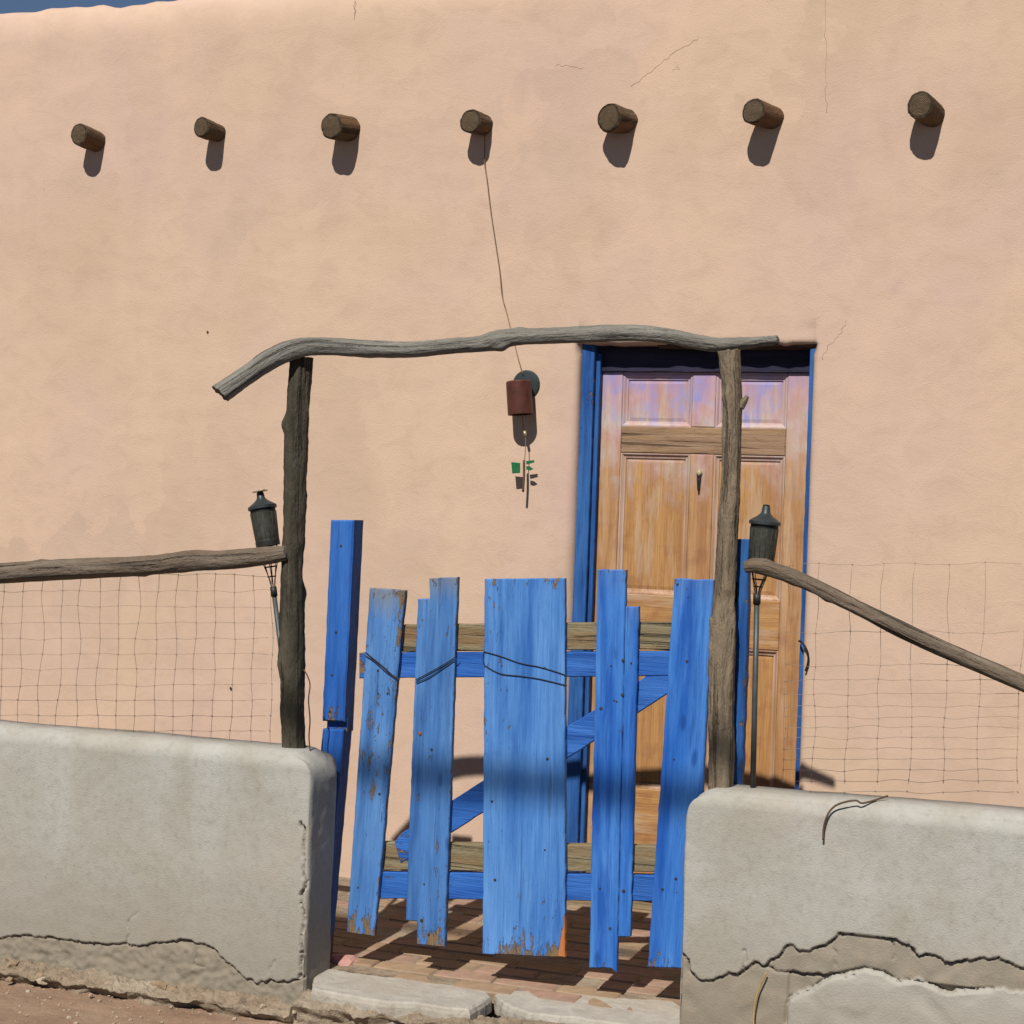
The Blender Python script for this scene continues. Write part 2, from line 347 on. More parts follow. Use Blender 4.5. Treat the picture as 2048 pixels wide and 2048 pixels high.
def tube(name, lines, r, mat, parent=None, seg=6):
    """lines: list of point lists; thin wires swept into one mesh."""
    vs, fs = [], []
    for P in lines:
        P = [Vector(p) for p in P]; n = len(P); b0 = len(vs)
        t = (P[1] - P[0]).normalized(); a1 = t.orthogonal().normalized()
        for i in range(n):
            t = (P[min(i + 1, n - 1)] - P[max(i - 1, 0)]).normalized(); a1 = (a1 - t * a1.dot(t)).normalized(); a2 = t.cross(a1)
            for k in range(seg):
                th = 2 * math.pi * k / seg; vs.append(P[i] + (a1 * math.cos(th) + a2 * math.sin(th)) * r)
        for i in range(n - 1):
            for k in range(seg):
                k2 = (k + 1) % seg; fs.append((b0 + i * seg + k, b0 + i * seg + k2, b0 + (i + 1) * seg + k2, b0 + (i + 1) * seg + k))
        fs.append(tuple(b0 + k for k in range(seg))[::-1]); fs.append(tuple(b0 + (n - 1) * seg + k for k in range(seg)))
    return from_data(name, vs, fs, mat, parent, True)
def smooth_line(pts, n=8): return [Vector(p) for p in catmull([tuple(p) for p in pts], n)]
def lathe(name, prof, base, axis, mat, parent=None, seg=28, smooth=True):
    """prof: (radius, height) up the axis from base."""
    ax = Vector(axis).normalized(); a1 = ax.orthogonal().normalized(); a2 = ax.cross(a1); vs, fs = [], []
    for r, h in prof:
        for k in range(seg):
            th = 2 * math.pi * k / seg; vs.append(Vector(base) + ax * h + (a1 * math.cos(th) + a2 * math.sin(th)) * r)
    for i in range(len(prof) - 1):
        for k in range(seg):
            k2 = (k + 1) % seg; fs.append((i * seg + k, i * seg + k2, (i + 1) * seg + k2, (i + 1) * seg + k))
    o = from_data(name, vs, fs, mat, parent, False)
    if smooth:
        o.data.polygons.foreach_set('use_smooth', [True] * len(o.data.polygons))
        o.data.set_sharp_from_angle(angle=R(35))
    return o
def board(name, outline, y0, thick, mat, parent=None, jit=0.0012, step=0.02, bev=0.0025, axis='z', seed=None, face_jit=0.0):
    """A sawn board from an outline in X-Z (list of (x, z)), front at y0, going back by thick."""
    if seed is None: seed = random.uniform(0, 50)
    pts = []
    n = len(outline)
    for i in range(n):
        a, b = Vector(outline[i]), Vector(outline[(i + 1) % n]); L = (b - a).length; k = max(1, int(L / step))
        nr = Vector((-(b - a).y, (b - a).x)).normalized()
        for j in range(k):
            p = a.lerp(b, j / k)
            d = jit * (noise.noise(Vector((p.x * 25, p.y * 25, seed))) * 2 + noise.noise(Vector((p.x * 90, p.y * 90, seed)))) if j else 0
            pts.append(p + nr * d)
    bm = bmesh.new(); fv = [bm.verts.new((p.x, y0, p.y)) for p in pts]; f = bm.faces.new(fv)
    f.normal_update()
    if f.normal.y > 0: f.normal_flip()
    ex = bmesh.ops.extrude_face_region(bm, geom=[f]); bv = [v for v in ex['geom'] if isinstance(v, bmesh.types.BMVert)]
    for v in bv: v.co.y = y0 + thick
    bm.faces.ensure_lookup_table(); bm.normal_update(); bmesh.ops.recalc_face_normals(bm, faces=bm.faces)
    if bev:
        ed = [e for e in bm.edges if len(e.link_faces) == 2 and abs(e.verts[0].co.y - e.verts[1].co.y) < 1e-6 and abs(e.verts[0].co.y - y0) < 1e-6]
        bmesh.ops.bevel(bm, geom=ed, offset=bev, segments=1, affect='EDGES', profile=0.5)
    me = bpy.data.meshes.new(name); bm.to_mesh(me); bm.free()
    xs = [p.x for p in pts]; zs = [p.y for p in pts]
    x0, x1, z0, z1 = min(xs), max(xs), min(zs), max(zs)
    lean = 0.0
    if axis == 'z':
        top = [p.x for p in pts if p.y > z1 - 0.02 * (z1 - z0)]; bot = [p.x for p in pts if p.y < z0 + 0.02 * (z1 - z0)]
        lean = (sum(top) / len(top) - sum(bot) / len(bot)) / (z1 - z0)
    G, W = [], []
    for v in me.vertices:
        c = v.co
        if axis == 'z':
            G.append((c.x - lean * (c.z - z0) + seed, c.y, c.z + seed)); W.append((c.z - z0, z1 - c.z, max(p.x for p in pts if p.y < z0 + 0.02 * (z1 - z0)) + lean * (c.z - z0) - c.x))
        else:
            G.append((c.z + seed, c.y, c.x + seed)); W.append((c.x - x0, x1 - c.x, c.z - z0 + 0.005))
    put_attr(me, 'gcoord', G); put_attr(me, 'wear', W)
    return link_mesh(name, me, mat, parent)
def XZ(pts, Y): return [(at(x, y, Y).x, at(x, y, Y).z) for x, y in pts]
def box_outline(x0, x1, z0, z1): return [(x0, z0), (x1, z0), (x1, z1), (x0, z1)]
def stone(name, c, r, mat, parent, seed, flat=0.6):
    bm = bmesh.new(); bmesh.ops.create_icosphere(bm, subdivisions=1 if r < 0.03 else 2, radius=1)
    a = random.uniform(0, 6.28); sx, sy = random.uniform(0.8, 1.5), random.uniform(0.7, 1.1)
    for v in bm.verts:
        p = v.co.copy(); k = 1 + 0.45 * noise.noise(p * 1.1 + Vector((seed, 0, 0))) + 0.18 * noise.noise(p * 3 + Vector((0, seed, 0)))
        q = Vector((p.x * sx, p.y * sy, p.z * flat)) * k * r
        v.co = Vector(c) + Matrix.Rotation(a, 3, 'Z') @ q
    me = bpy.data.meshes.new(name); bm.to_mesh(me); bm.free()
    return link_mesh(name, me, mat, parent, False)

# ================================================================== SETTING: ground
GZ = -0.115
vs, fs = [], []
xs = [-400, -120, -40, -15, -8] + [-6 + i * 0.06 for i in range(134)] + [3, 8, 20, 60, 400]
ys = [-400, -120, -40, -15, -9] + [-6.2 + i * 0.25 for i in range(17)] + [-2.1 + i * 0.03 for i in range(22)] + [0.5, 8, 40, 400]
for y in ys:
    for x in xs:
        dz = 0.018 * fbm(Vector((x * 1.6, y * 1.6, 3)), 4) + 0.006 * nz(x * 14, y * 14, 1) if abs(x) < 7 and -6 < y < 0 else 0
        vs.append((x, y, GZ + dz - (0.03 if y > -1.45 else 0)))
W_ = len(xs)
for j in range(len(ys) - 1):
    for i in range(W_ - 1): fs.append((j * W_ + i, j * W_ + i + 1, (j + 1) * W_ + i + 1, (j + 1) * W_ + i))
tag(from_data('ground', vs, fs, M['earth'], None, True), 'bare reddish earth of the street in front of the low walls', 'ground', kind='structure')

vs, fs = [], []
rx = [-300, -80, -30, -12, -6, -3, 0, 3, 6, 12, 30, 80, 300]; ry = [-9.5, -8, -6.5, -5, -3.5, -2.35]
for y in ry:
    for x in rx: vs.append((x, y + (0.06 * nz(x, 3, 1) if y == ry[-1] else 0), GZ + 0.03))
for j in range(len(ry) - 1):
    for i in range(len(rx) - 1): a = j * len(rx) + i; fs.append((a, a + 1, a + len(rx) + 1, a + len(rx)))
tag(from_data('unseen_road', vs, fs, M['asphalt'], None, False), 'unseen strip of dark asphalt added to cut light bounced onto the house', 'unseen_road', kind='structure')  # out of view, added dark so less light bounces into the shadows
# ================================================================== THE HOUSE
house = empty('adobe_house', (-1.6, 0.0, 0.0))
tag(house, 'pink tan adobe house with log beam ends and old panelled door', 'house')
DX0, DX1, DZ1 = -2.012, -1.082, 2.232                    # plaster opening
ZTOP = 3.748
def grid_lines(a, b, step, extra):
    n = int(round((b - a) / step)); L = [a + (b - a) * i / n for i in range(n + 1)]
    for e in extra: L = [v for v in L if abs(v - e) > step * 0.35] + [e]
    return sorted(L)
RND = 0.05
fine = lambda c, s: [c + s * d for d in (0, 0.004, 0.009, 0.015, 0.022, 0.031, 0.041, 0.052, 0.066)]
gx = [v for v in grid_lines(-6.2, 2.2, 0.03, [])]
gx = sorted([v for v in gx if not (DX0 - 0.075 < v < DX0 + 0.02) and not (DX1 - 0.02 < v < DX1 + 0.075)] + fine(DX0, -1) + fine(DX1, 1))
gz = grid_lines(-0.2, ZTOP, 0.03, [])
gz = sorted([v for v in gz if not (DZ1 - 0.02 < v < DZ1 + 0.075)] + fine(DZ1, 1))
def rnd_y(d, r):
    return 0.0 if d >= r else r - math.sqrt(max(0.0, r * r - (r - d) ** 2))
vs, fs, idx = [], [], {}
for i, x in enumerate(gx):
    for j, z in enumerate(gz):
        y = 0.010 * fbm(Vector((x * 0.9, 5, z * 0.9)), 3) + 0.0035 * nz(x * 4.2, 9, z * 4.2) + 0.0012 * nz(x * 13, 2, z * 13)
        zz = z; xx = x
        if z < DZ1 + 0.08 and DX0 - 0.1 < x <= DX0 + 1e-6:
            r = 0.028 + 0.04 * max(0, min(1, (2.2 - z) / 1.4)); y += rnd_y((DX0 - x), r) * (1 if z <= DZ1 else 0.3)
        if z < DZ1 + 0.08 and DX1 - 1e-6 <= x < DX1 + 0.1: y += rnd_y((x - DX1), 0.03) * (1 if z <= DZ1 else 0.3)
        if DX0 - 0.01 <= x <= DX1 + 0.01 and DZ1 - 1e-6 <= z < DZ1 + 0.07:
            y += rnd_y(z - DZ1, 0.022)
            zz += (0.012 * nz(x * 9, 0, 4) + 0.008 * nz(x * 30, 0, 4)) * (1 - (z - DZ1) / 0.07)
        if z > ZTOP - 0.2:                                # softened, uneven parapet
            k = (z - (ZTOP - 0.2)) / 0.2
            zz += k * (0.016 * nz(x * 3, 0, 8) + 0.01 * nz(x * 11, 0, 2)); y += 0.05 * k ** 3
        idx[(i, j)] = len(vs); vs.append((xx, y, zz))
for i in range(len(gx) - 1):
    for j in range(len(gz) - 1):
        mx, mz = (gx[i] + gx[i + 1]) / 2, (gz[j] + gz[j + 1]) / 2
        if DX0 < mx < DX1 and mz < DZ1: continue
        fs.append((idx[(i, j)], idx[(i + 1, j)], idx[(i + 1, j + 1)], idx[(i, j + 1)]))
# reveals going back into the wall
iL, iR, jT = gx.index(DX0), gx.index(DX1), gz.index(DZ1)
def reveal(seq, back):
    prev = None
    for k, (vi, off) in enumerate(seq):
        a = vi; b = len(vs); v = vs[vi]; vs.append((v[0] + off[0], back, v[2] + off[1]))
        if prev: fs.append((prev[0], prev[1], b, a))
        prev = (a, b)
reveal([(idx[(iL, j)], (0.0, 0)) for j in range(0, jT + 1)], 0.3)
reveal([(idx[(iR, j)], (0.0, 0)) for j in range(jT, -1, -1)], 0.3)
reveal([(idx[(i, jT)], (0, 0.0)) for i in range(iL, iR + 1)], 0.3)
# parapet top, wall ends
top = [idx[(i, len(gz) - 1)] for i in range(len(gx))]; prev = None
for vi in top:
    v = vs[vi]; b = len(vs); vs.append((v[0], 0.45, v[2] + 0.01))
    c = len(vs); vs.append((v[0], 0.45, ZTOP - 0.35))
    if prev: fs.append((prev[0], vi, b, prev[1])); fs.append((prev[1], b, c, prev[2]))
    prev = (vi, b, c)
from_data('wall', vs, fs, M['facade'], house, True)
# flat roof, side and back walls (out of sight behind the parapet)
def slab_box(name, x0, x1, y0, y1, z0, z1, mat, parent):
    vv = [(x, y, z) for x in (x0, x1) for y in (y0, y1) for z in (z0, z1)]
    return from_data(name, vv, [(0, 1, 3, 2), (4, 6, 7, 5), (0, 4, 5, 1), (2, 3, 7, 6), (0, 2, 6, 4), (1, 5, 7, 3)], mat, parent)
slab_box('roof', -6.15, 2.15, 0.452, 5.0, ZTOP - 0.45, ZTOP - 0.3, M['roof'], house)
slab_box('side_wall', -6.2, -5.85, 0.06, 5.0, -0.2, ZTOP - 0.452, M['facade'], house)
slab_box('side_wall', 1.85, 2.2, 0.06, 5.0, -0.2, ZTOP - 0.452, M['facade'], house)
slab_box('back_wall', -5.848, 1.848, 4.7, 5.0, -0.2, ZTOP - 0.452, M['facade'], house)

# beam ends: (tip px, base px, length, tip radius px, base radius px)
VG = [((403, 254), (436, 266), 0.114, 20, 17.5), ((663, 252), (697, 258), 0.118, 25.5, 25), ((941, 242), (966, 250), 0.100, 24, 21),
      ((1218, 236), (1250, 242), 0.104, 29, 24.5), ((1507, 222), (1543, 235), 0.122, 25.5, 23.5)]
vg = []
for n, (tp, bp, p, rt, rb) in enumerate(VG):
    vg.append((at(*tp, -p), at(*bp, 0), rt * mpp(tp[0], -p), rb * mpp(bp[0], 0)))
vg.append((Vector((-4.31, -0.11, 3.14)), Vector((-4.29, 0, 3.13)), 0.047, 0.045))
vg.append((Vector((-0.70, -0.115, 3.10)), Vector((-0.67, 0, 3.09)), 0.05, 0.047))
for n, (T, B, rt, rb) in enumerate(vg):
    d = (B - T); In = B + d * 1.6
    log('roof_beam', [(*T, rt), (*T.lerp(B, 0.45), (rt + rb) / 2 * 1.02), (*B, rb), (*In, rb)], M['viga'], house, 8, 40, 0.06, [(0.05, random.uniform(0, 6), 0.08)], 3.1 * n + 1, M['vigaend'], endj=0.08, tilt=(random.uniform(-.1, .1), random.uniform(-.1, .1)))

# lintel, door frame
log('lintel', [(-1.70, 0.052, 2.236, 0.02), (-1.45, 0.046, 2.238, 0.022), (-1.2, 0.042, 2.24, 0.024), (-0.98, 0.05, 2.238, 0.022)], M['lintel'], house, 6, 16, 0.25, seed=5)
fr = empty('door_frame', (-1.55, 0.08, 0.0)); fr.parent = house; fr.matrix_parent_inverse = Matrix.Translation(-house.location)
def child(o): o.matrix_parent_inverse = Matrix.Translation(-Vector((-1.55, 0.08, 0.0))); return o
JY = 0.035
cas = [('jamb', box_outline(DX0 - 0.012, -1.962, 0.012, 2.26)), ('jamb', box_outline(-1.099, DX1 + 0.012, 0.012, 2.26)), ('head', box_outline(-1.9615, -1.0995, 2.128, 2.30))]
for nme, ol in cas: child(board(nme, ol, JY + (0.052 if nme == 'head' else 0), 0.10 if nme == 'jamb' else 0.012, M['frame_blue'] if nme == 'jamb' else M['headshade'], fr, 0.0008, 0.03, 0.003, 'z' if nme == 'jamb' else 'x'))
child(board('stop', box_outline(-1.9618, -1.944, 0.012, 2.20), JY + 0.03, 0.07, M['frame_blue'], fr, 0.0006, 0.03, 0.002, 'z'))
child(board('sill', box_outline(DX0 + 0.002, DX1 - 0.002, -0.03, 0.010), 0.01, 0.14, M['rawwood'], fr, 0.001, 0.03, 0.004, 'x'))

# door
DY = 0.10
door = board('door', box_outline(-1.9435, -1.1015, 0.014, 2.198), DY + 0.022, 0.03, M['door'], house, 0.0, 0.5, 0.0, 'z', 1.0)
def dchild(o): o.matrix_parent_inverse = Matrix.Identity(4) @ Matrix.Translation(-Vector((0, 0, 0))); return o
def dboard(nme, x0, x1, z0, z1, y, th, mat, ax, bev=0.003):
    o = board(nme, box_outline(x0, x1, z0, z1), y, th, mat, None, 0.0004, 0.03, bev, ax)
    o.parent = door; return o
SL, SR = -1.858, -1.192                                   # inner edges of the stiles
ML, MR = -1.571, -1.476                                   # middle stile
rows = [(1.911, 2.120), (1.238, 1.805), (0.462, 1.045)]   # panel openings, top to bottom
dboard('stile', -1.943, SL, 0.015, 2.197, DY, 0.0215, M['stile'], 'z'); dboard('stile', SR, -1.102, 0.015, 2.197, DY, 0.0215, M['stile'], 'z')
for z0, z1 in [(2.120, 2.197), (1.805, 1.911), (1.045, 1.238), (0.015, 0.462)]:
    dboard('rail', SL + 0.0008, SR - 0.0008, z0, z1, DY + (0.0006), 0.0209, M['stile'] if z0 > 2 else (M['lockrail'] if z0 > 1.5 else M['door']), 'x')
for z0, z1 in rows: dboard('mullion', ML, MR, z0 + 0.0008, z1 - 0.0008, DY + 0.0004, 0.0211, M['stile'], 'z')
def panel(x0, x1, z0, z1):
    # raised field with sloping margins, and a moulding frame round it
    yb, yf = DY + 0.0205, DY + 0.0165; a, b = 0.0215, 0.036
    rings = [((0.001,), yb), ((a,), yb - 0.001), ((b,), yf)]
    vv = []
    for (d,), y in rings: vv += [(x0 + d, y, z0 + d), (x1 - d, y, z0 + d), (x1 - d, y, z1 - d), (x0 + d, y, z1 - d)]
    ff = [(8, 9, 10, 11)]
    for r in range(2):
        for k in range(4): ff.append((r * 4 + k, r * 4 + (k + 1) % 4, (r + 1) * 4 + (k + 1) % 4, (r + 1) * 4 + k))
    s = random.uniform(0, 20)
    o = from_data('panel', vv, ff, M['door'], None, False, [(v[0] + s, v[1], v[2]) for v in vv]); o.parent = door
    vv, ff = [], []
    for d, y in ((0.0008, DY + 0.004), (0.006, DY + 0.0045), (0.014, DY + 0.012), (0.021, DY + 0.014), (0.0215, DY + 0.0204)):
        vv += [(x0 + d, y, z0 + d), (x1 - d, y, z0 + d), (x1 - d, y, z1 - d), (x0 + d, y, z1 - d)]
    for r in range(4):
        for k in range(4): ff.append((r * 4 + k, r * 4 + (k + 1) % 4, (r + 1) * 4 + (k + 1) % 4, (r + 1) * 4 + k))
    o = from_data('moulding', vv, ff, M['moulding'], None, False, [(v[0] + s, v[1], v[2]) for v in vv]); o.parent = door
for z0, z1 in rows:
    panel(SL, ML, z0, z1); panel(MR, SR, z0, z1)
kp = at(1399, 946, DY)
kn = lathe('knocker', [(0.0, -0.004), (0.012, -0.002), (0.013, 0.004), (0.009, 0.012), (0.0, 0.014)], kp + Vector((0, 0.0, 0)), (0, -1, 0), M['brass'], None, 16); kn.parent = door
kd = tube('knocker_ring', [smooth_line([kp + Vector((-0.006, -0.012, -0.006)), kp + Vector((-0.004, -0.014, -0.03)), kp + Vector((0, -0.014, -0.07)), kp + Vector((0.004, -0.014, -0.03)), kp + Vector((0.006, -0.012, -0.006))])], 0.003, M['iron'], None); kd.parent = door
# a few old nails left in the plaster
for px, py in ((416, 664), (462, 1376)):
    p = at(px, py, 0)
    lathe('nail', [(0.0, 0.004), (0.004, 0.003), (0.005, 0.0), (0.003, -0.01)], p + Vector((0, -0.004, 0)), (0.2, -1, 0.1), M['nail'], house, 8)

for ci, pl in enumerate([[(1262, 172), (1290, 152), (1318, 128), (1345, 108), (1372, 92), (1404, 70)], [(1652, -10), (1650, 60), (1654, 120), (1651, 180), (1655, 235)], [(1694, 640), (1680, 668), (1664, 684), (1652, 700), (1642, 722)], [(1112, 130), (1140, 132), (1170, 138)], [(1352, 128), (1358, 138), (1340, 142)], [(708, -6), (710, 22), (707, 44)]]):
    pts = []
    for a, b in zip(pl, pl[1:]):
        for k in range(6):
            q = at(a[0] + (b[0] - a[0]) * k / 6 + random.uniform(-2.2, 2.2), a[1] + (b[1] - a[1]) * k / 6 + random.uniform(-2.2, 2.2), 0)
            q.y = 0.010 * fbm(Vector((q.x * 0.9, 5, q.z * 0.9)), 3) + 0.0035 * nz(q.x * 4.2, 9, q.z * 4.2) + 0.0012 * nz(q.x * 13, 2, q.z * 13); pts.append(q)
    tube('hairline_crack', [pts], 0.0009, M['crackfill'], house, 4)
# ================================================================== PORCH FLOOR (bricks) and doorstep
pf = slab_box('porch_floor', -6.1, 2.1, -1.30, 0.28, -0.13, -0.0022, M['rubble'], None)
tag(pf, 'brick paved porch floor between the low walls and the house', 'floor', kind='structure')
bl, bw = 0.215, 0.105
protos = []
for k in range(6):
    bm = bmesh.new(); bmesh.ops.create_cube(bm, size=1)
    for v in bm.verts: v.co = Vector((v.co.x * (bl - 0.010) + random.uniform(-.004, .004), v.co.y * (bw - 0.010) + random.uniform(-.003, .003), v.co.z * 0.04))
    bmesh.ops.bevel(bm, geom=list(bm.edges), offset=0.004, segments=1, affect='EDGES')
    me = bpy.data.meshes.new('brick'); bm.to_mesh(me); bm.free(); me.materials.append(M['brick'][k % 3]); protos.append(me)
nrow = 13
for r in range(nrow):
    y = -1.335 + bw / 2 + r * bw
    for c in range(9):
        x = -2.72 + (c + 0.5 * (r % 2)) * bl
        if y < -1.26 and not (-2.28 < x < -1.32): continue
        o = bpy.data.objects.new('brick', random.choice(protos)); COL.objects.link(o); o.parent = pf
        o.location = (x, y, -0.0205 + random.uniform(-0.003, 0.003)); o.rotation_euler = (random.uniform(-.02, .02), random.uniform(-.02, .02), random.uniform(-.035, .035))

# ================================================================== LOW WALLS
def low_wall(name, x0, x1, y0, y1, z0, z1, end, disp, layer, label, group=None):
    """Rendered wall with rounded top; end = +1 if the free end is at x1, -1 if at x0."""
    st = 0.0045
    nx, nzz, ny = int((x1 - x0) / st), int((z1 - z0) / st), int((y1 - y0) / 0.012)
    vs, fs, vid = [], [], {}
    def V(i, j, k):
        key = (i, j, k)
        if key in vid: return vid[key]
        x = x0 + (x1 - x0) * i / nx; y = y0 + (y1 - y0) * j / ny; z = z0 + (z1 - z0) * k / nzz
        oz, ox = z, x
        fx = (x1 - 0.0) if end > 0 else x0
        def rnd(a, b, ca, cb, r, sa, sb):              # square corner -> round
            da, db = (a - (ca - sa * r)) * sa, (b - (cb - sb * r)) * sb
            if da <= 0 or db <= 0: return a, b
            mx, h = max(da, db), math.hypot(da, db); q = mx / h
            return ca - sa * r + sa * da * q, cb - sb * r + sb * db * q
        x, z = rnd(x, z, fx, z1, 0.10, end, 1)
        y, z2 = rnd(y, z, y0, z1, 0.055, -1, 1); y, z2 = rnd(y, z2, y1, z1, 0.055, 1, 1)
        if k == nzz or True: z = z2
        x, y = rnd(x, y, fx, y0, 0.014, end, -1); x, y = rnd(x, y, fx, y1, 0.03, end, 1)
        p = Vector((x, y, z))
        d = 0.011 * fbm(p * 1.7 + Vector((7, 0, 0)), 3) + 0.0010 * nz(p.x * 22, p.y * 22, p.z * 22)
        if j == 0:
            y += -d + disp(ox, oz)
        elif j == ny: y += d
        if k == nzz: z += d
        if i in (0, nx): x += end * d * 1.4
        vid[key] = len(vs); vs.append((x, y, z)); lay.append(layer(ox, oz) if j == 0 else (0, 0, 0)); return vid[key]
    lay = []
    for i in range(nx):
        for k in range(nzz):
            fs.append((V(i, 0, k), V(i + 1, 0, k), V(i + 1, 0, k + 1), V(i, 0, k + 1)))
            if i % 1 == 0: fs.append((V(i, ny, k), V(i, ny, k + 1), V(i + 1, ny, k + 1), V(i + 1, ny, k)))
        for j in range(ny):
            fs.append((V(i, j, nzz), V(i + 1, j, nzz), V(i + 1, j + 1, nzz), V(i, j + 1, nzz)))
    for j in range(ny):
        for k in range(nzz):
            fs.append((V(0, j, k), V(0, j, k + 1), V(0, j + 1, k + 1), V(0, j + 1, k)))
            fs.append((V(nx, j, k), V(nx, j + 1, k), V(nx, j + 1, k + 1), V(nx, j, k + 1)))
    o = from_data(name, vs, fs, M['grey'], None, True, None, lay)
    return tag(o, label, 'low wall', group)
WF, WB = -1.50, -1.285
def zoomL(p): return at(320 + p[0] * 0.294, 1480 + p[1] * 0.294, WF)
def zoomR(p): return at(1160 + p[0] * 0.294, 1480 + p[1] * 0.294, WF)
def PL(fn, pts): return [(fn(p).x, fn(p).z) for p in pts]
XL = at(612, 1800, WF).x; XR = at(1363, 1800, WF).x
cl1 = PL(zoomL, [(-2200, 1290), (-1500, 1400), (-900, 1330), (-400, 1400), (0, 1385), (80, 1375), (180, 1370), (280, 1390), (360, 1420), (400, 1480), (480, 1530), (540, 1590), (580, 1640), (650, 1665), (740, 1630), (800, 1652), (860, 1645), (1010, 1615)])
cl2 = PL(zoomL, [(960, 560), (985, 640), (975, 740), (985, 850), (972, 900), (988, 960), (962, 1050), (978, 1180), (962, 1290), (958, 1400), (960, 1500), (952, 1620)])
cr1 = PL(zoomR, [(690, 1460), (735, 1500), (740, 1570), (810, 1640), (900, 1635), (1000, 1595), (1090, 1590), (1140, 1545), (1200, 1525), (1260, 1530), (1310, 1475), (1350, 1465), (1410, 1400), (1440, 1400), (1490, 1445), (1600, 1415), (1700, 1375), (1760, 1330), (1840, 1330), (1930, 1305), (2030, 1350), (2120, 1335), (2230, 1400), (2300, 1470), (2420, 1455), (2540, 1520), (2750, 1490), (3100, 1560)])
clb = [PL(zoomL, [(225, 1380), (235, 1470), (222, 1540), (300, 1545)]), PL(zoomL, [(760, 1640), (745, 1560), (770, 1500)]), PL(zoomL, [(-700, 1360), (-690, 1480), (-730, 1580)]), PL(zoomL, [(-240, 1390), (-200, 1300), (-215, 1230), (-150, 1170)])]
crb = [PL(zoomR, [(1090, 1590), (1120, 1500), (1105, 1430)]), PL(zoomR, [(1700, 1375), (1735, 1450), (1725, 1540)]), PL(zoomR, [(2230, 1400), (2250, 1300), (2225, 1190)]), PL(zoomR, [(2120, 1335), (2150, 1430), (2140, 1500)])]
cr2 = PL(zoomR, [(1260, 1530), (1330, 1570), (1430, 1585), (1520, 1595), (1600, 1600), (1740, 1605), (1860, 1598)])
cr3 = PL(zoomR, [(1400, 1930), (1405, 1830), (1420, 1765), (1480, 1735), (1580, 1700), (1630, 1660), (1690, 1625), (1790, 1590), (1930, 1560), (2060, 1590), (2160, 1650), (2300, 1640), (2500, 1720), (2800, 1700)])
def jag(x, z): return 0.010 * nz(x * 14, 0, z * 14) + 0.007 * nz(x * 42, 0, z * 42) + 0.004 * nz(x * 120, 0, z * 120)
def groove(d, w, depth, x=0.0, z=0.0):
    k = 0.35 + 0.75 * max(0, 0.5 + nz(x * 17, 8, z * 17)); return depth * k * max(0.0, 1 - d / (w * (0.6 + 0.4 * k)))
def dispL(x, z):
    if z > 0.22 and x < XL - 0.09: return 0.0
    s = 0.0; wob = jag(x, z)
    d1 = poly_dist(x, z + wob, cl1); s += groove(d1, 0.0046, 0.012, x, z) + groove(min(poly_dist(x + wob, z, b) for b in clb), 0.004, 0.010, x, z)
    if z + wob < poly_z(x, cl1): s += 0.007 + 0.012 * max(0, nz(x * 16, 3, z * 16)) + 0.004 * nz(x * 50, 3, z * 50)
    s += groove(poly_dist(x + wob, z, cl2), 0.0065, 0.028, x, z)
    return s
def layL(x, z):
    if z > 0.22: return (0, 0, max(0, 1 - poly_dist(x, z, cl2) / 0.004) if x > XL - 0.05 else 0)
    wob = jag(x, z); below = z + wob < poly_z(x, cl1)
    return (1.0 if below else 0.0, 0, max(0, 1 - poly_dist(x, z + wob, cl1) / 0.005))
def dispR(x, z):
    if z > 0.36: return 0.0
    s = 0.0; wob = jag(x, z)
    s += groove(poly_dist(x, z + wob, cr1), 0.0046, 0.014, x, z) + groove(min(poly_dist(x + wob, z, b) for b in crb), 0.004, 0.010, x, z)
    if z + wob < poly_z(x, cr1):
        s += 0.010 + 0.008 * max(0, nz(x * 14, 3, z * 14))
        s += groove(poly_dist(x, z + wob, cr2), 0.007, 0.02, x, z)
        if x > cr3[0][0] and z + wob < poly_z(x, cr3): s -= 0.012
        elif x > cr3[0][0] and z < poly_z(x, cr2): s += 0.012
        s += groove(poly_dist(x, z, cr3), 0.008, 0.018)
    return s
def layR(x, z):
    if z > 0.36: return (0, 0, 0)
    wob = jag(x, z); below = z + wob < poly_z(x, cr1)
    patch = below and x > cr3[0][0] and z + wob < poly_z(x, cr3)
    dk = max(0, 1 - poly_dist(x, z + wob, cr1) / 0.005)
    return (1.0 if below and not patch else 0.0, 1.0 if patch else 0.0, dk)
low_wall('garden_wall', -4.8, XL + 0.004, WF, WB, -0.13, 0.742, 1, dispL, layL, 'cracked grey plaster low wall with rounded end, below the dark bark post')
low_wall('garden_wall', XR, 0.9, WF, WB, -0.13, 0.742, -1, dispR, layR, 'cracked grey plaster low wall with peeling foot, below the brown bark post')

